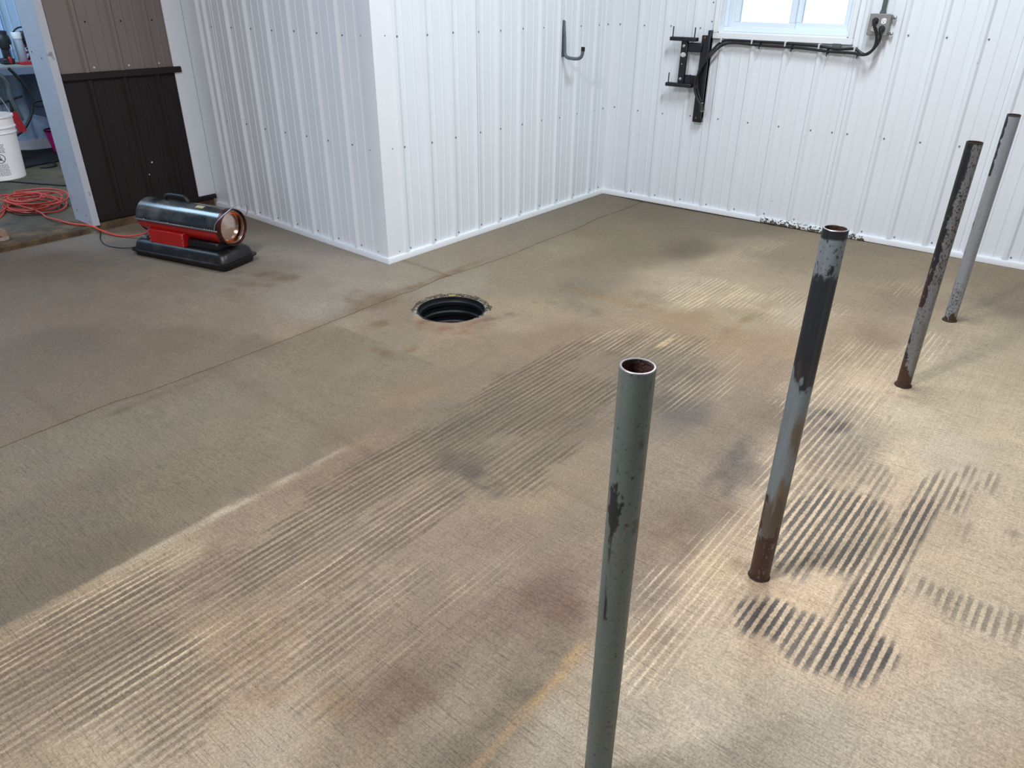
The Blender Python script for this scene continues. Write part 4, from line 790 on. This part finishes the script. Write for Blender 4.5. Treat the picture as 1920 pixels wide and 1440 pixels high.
def cable(P, label, px_, pz_):
    t = thing('power_cable', label, 'cable', (P[0][0], 0, P[0][2]), 'black power cables below the window')
    Q = [(px_, -.098, pz_), (px_-.001, -.104, pz_-.012)]+[tuple(p) for p in P[1:]]
    obj('lead', MB().tube(Q, .0088, 8, smooth=2), RUBBER, t)
    obj('plug', MB().ring((px_, -.0755, pz_), (0, -1, 0), [(0, .0185), (.006, .0190), (.014, .017), (.022, .012), (.028, .009)], 16), RUBBER, t)
    return t
CA = [list(q) for q in CABLE_A]; CB2 = [list(q) for q in CABLE_B]
for i, q in enumerate(CA): q[1] = -.030 if 8 <= i <= 18 else -.045
for i, q in enumerate(CB2): q[1] = -.044 if 6 <= i <= 13 else -.052
for q in CA[1:5]: q[1] = -.085
for q in CB2[1:5]: q[1] = -.09
for i, q in enumerate(CA[20:]): q[1] = -.072
for i, q in enumerate(CB2[15:]): q[1] = -.084
cable(CA, 'upper black power cable clipped under the window trim', 1.944, 1.376)
tb = cable(CB2, 'lower black power cable ending in a connector on the bracket', 1.992, 1.334)
e_ = CB2[-1]
cn = obj('connector', MB().ring((e_[0]-.002, -.078, e_[2]+.012), (.25, -.25, -1), [(0, .008), (.004, .013), (.03, .015), (.034, .020), (.046, .021), (.048, .017)], 16), RUBBER, tb, 'round black cable connector')
obj('connector_face', MB().ring((e_[0]+.010, -.090, e_[2]-.034), (.25, -.9, -.5), [(0, .013), (.003, .012)], 14), CHROME, cn, 'bright metal face')
obj('strap', MB().tube([(e_[0]-.016, -.07, e_[2]+.006), (e_[0]-.004, -.085, e_[2]+.018), (e_[0]+.010, -.075, e_[2]+.016)], .004, 6, smooth=1), CHROME, cn)
CLX = (.936, 1.163, 1.397, 1.622, 1.848); CLZ = (1.229, 1.228, 1.224, 1.219, 1.213)
for k, (x_, z_) in enumerate(zip(CLX, CLZ)):
    b = MB(); b.bbox(x_-.006, x_+.006, -.052, -.002, z_+.006, z_+.014, .002).bbox(x_-.006, x_+.006, -.055, -.050, z_-.018, z_+.014, .002).bbox(x_-.004, x_+.004, -.03, -.0, z_-.02, z_+.01, .001)
    tag(obj('cable_clip', b, CLIPM), 'small silver clip on the black cables, %s from the bracket' % ('nearest', 'second', 'third', 'fourth', 'fifth')[k], 'clip', 'silver cable clips under the window')
for k, (x_, z_) in enumerate(((1.222, 1.198), (1.445, 1.190), (1.682, 1.175), (1.873, 1.172))):
    b = MB(); b.bbox(x_-.0025, x_+.0025, -.060, -.022, z_-.001, z_+.034, .001).bbox(x_-.0025, x_+.0025, -.060, -.052, z_-.014, z_+.004, .001)
    tag(obj('cable_tie', b, RUBBER), 'short black cable tie hanging off the cables, %s from the bracket' % ('nearest', 'second', 'third', 'fourth')[k], 'cable tie', 'black cable ties under the window')
o = obj('metal_tab', MB().bbox(1.700, 1.752, -.032, -.022, 1.212, 1.238, .002), CONDUIT); tag(o, 'small grey metal tab under the right end of the window trim', 'tab')

# ================= SHOP ROOM THROUGH THE DOORWAY =================
struct(obj('floor_shop', MB().box(-5.4, -2.24, -9, -1.0, -.1, .052), SHOPF), 'dirty brown floor of the shop beyond the doorway')
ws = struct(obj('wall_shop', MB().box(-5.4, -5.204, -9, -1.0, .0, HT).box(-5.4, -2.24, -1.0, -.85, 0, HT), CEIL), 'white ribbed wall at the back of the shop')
MS_ = lambda a, b, c: (-5.2+b, a, c)
RS = [-8.9+.2286*k for k in range(35)]
for k in range(8): sheet(ws, -8.9+k*.9144, min(-1.02, -8.9+(k+1)*.9144), RS, .15, HT, MS_, BLUECAST)
struct(obj('baseboard_shop', MB().box(-5.2, -5.175, -9, -1.0, .052, .16), WHITE2), 'white base trim of the shop wall')
bn_ = thing('workbench', 'grey steel workbench with tools on it at the back of the shop', 'workbench', (-4.8, -3.1, .052))
obj('bench_top', MB().bbox(-5.16, -4.45, -4.2, -2.2, .845, .90, .004), BENCHT, bn_); obj('bench_apron', MB().bbox(-4.452, -4.435, -4.2, -2.2, .828, .885, .003), BENCH, bn_)
for (x_, y_) in ((-4.5, -4.15), (-4.5, -2.25), (-5.1, -4.15), (-5.1, -2.25)): obj('leg', MB().box(x_-.03, x_+.03, y_-.03, y_+.03, .052, .845), BENCH, bn_)
obj('side_panel', MB().box(-5.1, -4.6, -2.52, -2.50, .42, .845), BENCH, bn_)
vs_ = thing('bench_vise', 'dark steel clamp frame hanging below the workbench', 'clamp', (-4.45, -2.9, .35))
b = MB().tube([(-4.4, -2.98, .88), (-4.38, -2.90, .84), (-4.38, -2.86, .76), (-4.38, -2.88, .66), (-4.38, -2.86, .56), (-4.38, -2.84, .46)], .022, 8, smooth=2)
obj('curved_arm', b, CONDUIT, vs_); obj('screw_bar', MB().cyl((-4.38, -3.04, .60), (-4.38, -2.78, .66), .010, 8).cyl((-4.38, -2.90, .50), (-4.38, -2.86, .80), .012, 8), BLACK, vs_)
b = MB().tube([(-4.3, -2.85, .90), (-4.3, -2.82, .862), (-4.3, -2.784, .80), (-4.3, -2.751, .732), (-4.3, -2.738, .66), (-4.3, -2.742, .60), (-4.3, -2.753, .554), (-4.3, -2.792, .481), (-4.3, -2.857, .406), (-4.3, -2.932, .356), (-4.3, -3.02, .33)], .0135, 10, smooth=2)
hs = thing('rubber_hose', 'black rubber hose looping down from the workbench', 'hose', (-4.3, -2.85, .33)); obj('loop', b, RUBBER, hs)
obj('branch', MB().tube([(-4.3, -2.745, .60), (-4.3, -2.70, .622), (-4.3, -2.62, .618), (-4.3, -2.55, .60)], .0115, 8, smooth=2).tube([(-4.3, -2.745, .59), (-4.3, -2.70, .572), (-4.3, -2.62, .566), (-4.3, -2.55, .57)], .0095, 8, smooth=2), RUBBER, hs)
b = MB().prism([(-2.962, .560), (-2.918, .556), (-2.912, .50), (-2.890, .43), (-2.885, .398), (-2.945, .392), (-2.955, .45), (-2.965, .50)], -4.22, -4.18, lambda a, b, c: (c, a, b))
tag(obj('nozzle', b, REDPL), 'red plastic nozzle hanging behind the white bucket', 'nozzle')
# bench things
t = thing('bottle', 'clear plastic bottle with a white cap standing on the workbench', 'bottle', (-4.7, -2.578, .9))
obj('bottle_body', MB().ring((-4.7, -2.578, .901), (0, 0, 1), [(0, .036), (.004, .039), (.195, .039), (.203, .036)], 20), GLASSB, t); obj('cap', MB().ring((-4.7, -2.578, 1.104), (0, 0, 1), [(0, .041), (.05, .041), (.054, .038)], 20), PLUGW, t)
t = thing('cordless_drill', 'black and red power tool standing on the workbench at the left edge', 'power tool', (-4.7, -2.70, .9))
obj('tool_body', MB().ring((-4.7, -2.70, 1.03), (0, .1, 1), [(0, .05), (.05, .058), (.10, .05), (.115, .036), (.14, .036), (.145, .03)], 16), RUBBER, t)
obj('grip', MB().bbox(-4.73, -4.67, -2.73, -2.675, .93, 1.05, .01), RUBBER, t); obj('battery', MB().bbox(-4.75, -4.64, -2.76, -2.665, .901, .95, .008), RUBBER, t)
obj('trigger', MB().bbox(-4.665, -4.635, -2.715, -2.69, .905, .965, .006), REDPL, t, 'red accent'); obj('plate', MB().bbox(-4.645, -4.64, -2.672, -2.664, 1.02, 1.06, .001), PLUGW, t)
tag(obj('tool_tray', MB().bbox(-4.655, -4.5, -2.66, -2.40, .900, .918, .004).bbox(-4.50, -4.49, -2.66, -2.40, .900, .930, .002), REDPL), 'shallow red tool tray under the bottle on the workbench', 'tray')
b = MB(); random.seed(3)
for k in range(9): b.cyl((-4.52, -2.62+k*.024, .921), (-4.50, -2.61+k*.024, .923), random.uniform(.004, .009), 8)
tag(obj('sockets', b, CHROME, kind='stuff'), 'bright small metal bits lying in the red tool tray', 'metal bits')
b = MB(); b2 = MB()
for k in range(10):
    y_ = -2.525+random.uniform(0, .06); z_ = .925+k*.018
    (b if k % 3 else b2).tube([(-4.78+random.uniform(-.02, .02), y_, z_), (-4.70, y_+random.uniform(-.01, .04), z_+random.uniform(.0, .05)), (-4.62, y_+random.uniform(.02, .07), z_), (-4.70, y_+.09, z_+.01)], .011, 7, smooth=2)
t = thing('jumper_cables', 'pile of black and red cables on the workbench beside the bottle', 'cables', (-4.7, -2.49, .918)); obj('black_lead', b, RUBBER, t); obj('red_lead', b2, REDPL, t)
obj('clamp', MB().tube([(-4.7, -2.60, 1.155), (-4.7, -2.56, 1.19), (-4.7, -2.51, 1.20), (-4.7, -2.47, 1.18)], .007, 6, smooth=2), RUBBER, t); obj('clamp_jaw', MB().bbox(-4.73, -4.67, -2.545, -2.47, 1.05, 1.165, .01), RUBBER, t)
t = thing('pink_bucket', 'bright pink plastic pail by the shop wall behind the jamb', 'pail', (-4.95, -2.36, .052))
obj('pail', MB().ring((-4.95, -2.36, .053), (0, 0, 1), [(0, .078), (.003, .085), (.205, .125), (.207, .118), (.01, .075)], 28, cap1=True), PINK, t); obj('pail_rim', MB().ring((-4.95, -2.36, .255), (0, 0, 1), [(0, .125), (.008, .130), (.016, .126), (.012, .116), (0, .118)], 28, cap0=False, cap1=False), RUBBER, t, 'dark rim')
obj('rag', MB().blob((-4.93, -2.37, .26), (.06, .07, .025), 10), REDPL, t, 'red rag in the pail')
b = MB(); vs = []; nx_, ny_ = 14, 18
for i in range(nx_+1):
    for j in range(ny_+1):
        x_ = -5.1+.72*i/nx_; y_ = -3.05+.72*j/ny_; vs.append((x_-.10*(j/ny_), y_+.05*math.sin(i*.7), .060+.035*abs(mnoise.noise(Vector((x_*6, y_*5, 2))))))
tag(obj('floor_mat', b.add(vs, [(i*(ny_+1)+j, (i+1)*(ny_+1)+j, (i+1)*(ny_+1)+j+1, i*(ny_+1)+j+1) for i in range(nx_) for j in range(ny_)]), TARP), 'crumpled black mat on the shop floor by the wall', 'mat')
bpy.data.objects['floor_mat'].modifiers.new('s', 'SOLIDIFY').thickness = .006
tag(obj('strap', MB().tube([(-4.33, -3.0, .06), (-4.40, -2.86, .062), (-4.44, -2.76, .064), (-4.34, -2.70, .08), (-4.24, -2.70, .062), (-4.22, -2.78, .062), (-4.27, -2.84, .062)], .009, 6, smooth=2), RUBBER), 'black strap end curling off the mat', 'strap')
tag(obj('air_line', MB().tube([(-3.9, -3.7, .058), (-3.97, -3.27, .058), (-3.8, -3.18, .058), (-3.5, -3.04, .058), (-3.3, -2.93, .058), (-3.1, -2.7, .058)], .005, 6, smooth=2), RUBBER), 'thin black line running across the shop floor', 'line')
# ================= PERSON WITH BUCKET =================
pr = thing('person', 'person in tan boots standing in the doorway at the left edge holding a bucket', 'person', (-2.22, -4.08, .066))
SK = {'pel': (-2.24, -4.14, .99, .15), 'wai': (-2.24, -4.14, 1.14, .14), 'che': (-2.23, -4.14, 1.36, .165), 'nb': (-2.22, -4.14, 1.53, .07), 'hd': (-2.19, -4.14, 1.64, .085), 'ht': (-2.185, -4.14, 1.74, .095), 'hh': (-2.19, -4.14, 1.82, .07),
      'lh': (-2.24, -4.05, .93, .10), 'lk': (-2.24, -4.00, .56, .068), 'la': (-2.33, -3.97, .20, .05), 'rh': (-2.24, -4.23, .93, .10), 'rk': (-2.22, -4.28, .56, .068), 'ra': (-2.30, -4.30, .20, .05),
      'ls': (-2.22, -3.97, 1.47, .065), 'le': (-2.16, -3.90, 1.20, .05), 'lw': (-1.97, -3.845, 1.075, .034), 'rs': (-2.22, -4.31, 1.47, .065), 're': (-2.26, -4.38, 1.18, .05), 'rw': (-2.16, -4.40, .96, .034)}
ED = [('pel', 'wai'), ('wai', 'che'), ('che', 'nb'), ('nb', 'hd'), ('hd', 'ht'), ('ht', 'hh'), ('pel', 'lh'), ('lh', 'lk'), ('lk', 'la'), ('pel', 'rh'), ('rh', 'rk'), ('rk', 'ra'), ('che', 'ls'), ('ls', 'le'), ('le', 'lw'), ('che', 'rs'), ('rs', 're'), ('re', 'rw')]
def skin(name, SK, ED, root, ms, parent, pick=None, lv=2):
    keys = list(SK); me = bpy.data.meshes.new(name); o0 = ORG[parent.name]
    me.from_pydata([Vector(SK[k][:3])-o0 for k in keys], [(keys.index(a), keys.index(b)) for a, b in ED], []); me.update()
    o = bpy.data.objects.new(name, me); sc.collection.objects.link(o); o.parent = parent; ORG[o.name] = o0
    md = o.modifiers.new('skin', 'SKIN'); md.use_smooth_shade = True
    for i, k in enumerate(keys):
        v = me.skin_vertices[0].data[i]; v.radius = (SK[k][3], SK[k][3]*(SK[k][4] if len(SK[k]) > 4 else 1)); v.use_root = (k == root)
    s_ = o.modifiers.new('sub', 'SUBSURF'); s_.levels = s_.render_levels = lv
    dg = bpy.context.evaluated_depsgraph_get(); nm = bpy.data.meshes.new_from_object(o.evaluated_get(dg)); o.modifiers.clear(); o.data = nm
    nm.materials.clear()
    for m in ms: nm.materials.append(m)
    if pick:
        for p in nm.polygons: p.material_index = pick(Vector(p.center)+o0)
    return o
skin('body', SK, ED, 'pel', [DENIM, JACKET, SKIN], pr, lambda c: 2 if c.z > 1.545 else (1 if c.z > .93 and not (c.z < 1.0 and abs(c.y+4.14) < .2) else 0))
# hands with fingers closed on the bail / hanging
def hand(wr, d, parent, closed):
    wr = Vector(wr); S = {'w': (*wr, .026), 'p': (*(wr+Vector(d)*.05), .036, .5), 'p2': (*(wr+Vector(d)*.085), .034, .5)}; E_ = [('w', 'p'), ('p', 'p2')]
    o = skin('hand', S, E_, 'w', [SKIN], parent); side = Vector((0, 1, 0)); dn = Vector((0, 0, -1))
    b = MB()
    for k in range(4):
        L = (.07, .078, .073, .058)[k]; base_ = wr+Vector(d)*.09+side*(-.028+.0185*k)
        f1 = base_+Vector(d)*L*.38+dn*.006; f2 = f1+(dn*.9+Vector(d)*.1)*L*.34; f3 = f2+(dn*.3-Vector(d)*.9)*L*.28 if closed else f2+dn*L*.28
        b.tube([base_-Vector(d)*.02, base_, f1, f2, f3], lambda t: .0095-.002*t, 8, smooth=1)
    th0 = wr+Vector(d)*.03+side*.03; b.tube([th0, th0+Vector(d)*.03+side*.012+dn*.01, th0+Vector(d)*.05+dn*.035, th0+Vector(d)*.045+dn*.055-side*.01], lambda t: .0115-.002*t, 8, smooth=1)
    obj('fingers', b, SKIN, parent)
hand((-1.97, -3.845, 1.075), (.9, .1, -.3), pr, True); hand((-2.16, -4.40, .96), (.35, 0, -.93), pr, False)
# face and cap
b = MB().blob((-2.095, -4.14, 1.70), (.018, .014, .024), 8); obj('nose', b, SKIN, pr)
[obj('eye', MB().blob((-2.108, y_, 1.735), (.010, .014, .008), 8), SLOT, pr) for y_ in (-4.108, -4.172)]
obj('mouth', MB().blob((-2.112, -4.14, 1.655), (.008, .024, .006), 8), REDPL, pr)
[obj('ear', MB().blob((-2.19, y_, 1.71), (.018, .010, .03), 8), SKIN, pr) for y_ in (-4.232, -4.048)]
obj('cap', MB().blob((-2.195, -4.14, 1.80), (.112, .105, .085), 16).bbox(-2.11, -1.99, -4.20, -4.08, 1.775, 1.790, .004), DENIM, pr)
for (ax_, ay_, tx_, ty_) in ((-2.33, -3.97, -2.055, -3.862), (-2.30, -4.30, -2.03, -4.34)):
    A_ = Vector((ax_, ay_, 0)); Tt = Vector((tx_, ty_, 0)); d = (Tt-A_).normalized(); s_ = Vector((-d.y, d.x, 0)); z0 = .066
    b = MB(); rows = []; n = 16
    ctr = [(-.075, .035, .034, .070), (-.05, .040, .045, .09), (.0, .042, .056, .115), (.06, .043, .050, .10), (.13, .048, .041, .075), (.19, .050, .034, .060), (.235, .044, .028, .048), (.262, .026, .018, .032)]
    for (u_, hw_, hz_, top) in ctr:
        for i in range(n): a = 2*PI*i/n; rows.append(A_+d*u_+s_*(hw_*math.cos(a))+Vector((0, 0, z0+.018+(top-.0)*.5*(1+math.sin(a)))))
    fs = [(j*n+i, j*n+(i+1) % n, (j+1)*n+(i+1) % n, (j+1)*n+i) for j in range(len(ctr)-1) for i in range(n)]+[tuple(range(n)), tuple((len(ctr)-1)*n+i for i in range(n))]
    b.add(rows, fs); b.ring(A_+d*.0+Vector((0, 0, z0+.08)), (0, 0, 1), [(0, .048), (.06, .050), (.14, .056), (.16, .055)], 16)
    bt_ = obj('boot', b, BOOT, pr, 'tan leather boot', smooth=60)
    P_ = []
    for (u_, w_) in ((-.085, .02), (-.07, .036), (0, .036), (.08, .042), (.15, .052), (.21, .052), (.25, .038), (.272, .018)): P_.append((u_, w_))
    P_ = P_+[(u_, -w_) for u_, w_ in P_[::-1]]
    obj('sole', MB().prism(P_, 0, .022, lambda a, b, c: tuple(A_+d*a+s_*b+Vector((0, 0, z0+c)))), SOLE, bt_)
bkx, bky, bkz = -1.895, -3.838, .492
bu = thing('bucket', 'scuffed white plastic bucket with grey warning print held in the doorway', 'bucket', (bkx, bky, bkz))
obj('bucket_body', MB().ring((bkx, bky, bkz), (0, 0, 1), [(0, .126), (.004, .130), (.262, .143), (.264, .149), (.268, .149), (.270, .144), (.292, .145), (.294, .152), (.300, .152), (.302, .146), (.350, .147), (.352, .154), (.362, .154), (.363, .146), (.02, .124)], 56, cap1=True), BUCKET, bu)
obj('bail', MB().tube([(bkx, bky-.152, bkz+.28), (bkx-.01, bky-.16, bkz+.38), (bkx+.02, bky-.10, bkz+.52), (bkx+.02, bky, bkz+.565), (bkx+.02, bky+.08, bkz+.53), (bkx-.0, bky+.15, bkz+.38), (bkx, bky+.152, bkz+.28)], .0028, 6, smooth=2), CHROME, bu)
b = MB(); b.cyl((bkx+.02, bky-.05, bkz+.560), (bkx+.02, bky+.05, bkz+.560), .011, 10); obj('grip', b, SLOT, bu)
def curved(s0, s1, z0, z1, n=6, e=.0008):   # patch on the bucket wall; s = arc metres from the direction facing the room
    a_c = math.atan2(-.45, .89)+.34; vs = []
    for z_ in (z0, z1):
        rr = .130+.013*(z_)/.262+e
        for i in range(n+1): a = a_c+(s0+(s1-s0)*i/n)/.137; vs.append((bkx+rr*math.cos(a), bky+rr*math.sin(a), bkz+z_))
    return vs, [(i, i+1, n+2+i, n+1+i) for i in range(n)]
b = MB(); random.seed(8)
for r_ in range(6):
    s_ = -.038
    while s_ < .034:
        L_2 = random.uniform(.006, .016); b.add(*curved(s_, min(.038, s_+L_2), .206-r_*.0085, .2105-r_*.0085)); s_ += L_2+.003
for r_ in range(8):
    s_ = -.034
    while s_ < .030:
        L_2 = random.uniform(.005, .013); b.add(*curved(s_, min(.034, s_+L_2), .092-r_*.0085, .0965-r_*.0085)); s_ += L_2+.003
obj('print', b, PRINT, bu, 'grey warning text block', kind='stuff')
b = MB(); n = 28
def onb(s_, z_, e=.0011):
    a = math.atan2(-.45, .89)+.34+s_/.137; rr = .130+.013*z_/.262+e; return (bkx+rr*math.cos(a), bky+rr*math.sin(a), bkz+z_)
for i in range(n):
    a0, a1 = 2*PI*i/n, 2*PI*(i+1)/n; b.add([onb(k*math.cos(a), .131+k*math.sin(a)) for k, a in ((.027, a0), (.027, a1), (.023, a1), (.023, a0))], [(0, 1, 2, 3)])
b.add([onb(-.019, .150), onb(-.016, .153), onb(.019, .112), onb(.016, .109)], [(0, 1, 2, 3)])
b.add([onb(-.004, .146), onb(.004, .146), onb(.004, .139), onb(-.004, .139)], [(0, 1, 2, 3)]); b.add([onb(-.008, .137), onb(.006, .135), onb(.010, .120), onb(-.004, .120)], [(0, 1, 2, 3)])
obj('warning_symbol', b, PRINTD, bu, 'dark circle with a slash over a small figure')

# ================= REST OF THE ROOM SHELL =================
struct(obj('wall_right', MB().box(6, 6.15, -9, .16, -.1, HT), WHITE2), 'white wall at the right end of the room')
struct(obj('wall_front', MB().box(-5.4, 6.15, -9.15, -9, -.1, HT), WHITE2), 'white wall at the near end of the room')
struct(obj('ceiling', MB().box(-5.4, 6.15, -9.15, .16, HT, HT+.1), CEIL), 'white steel ceiling')
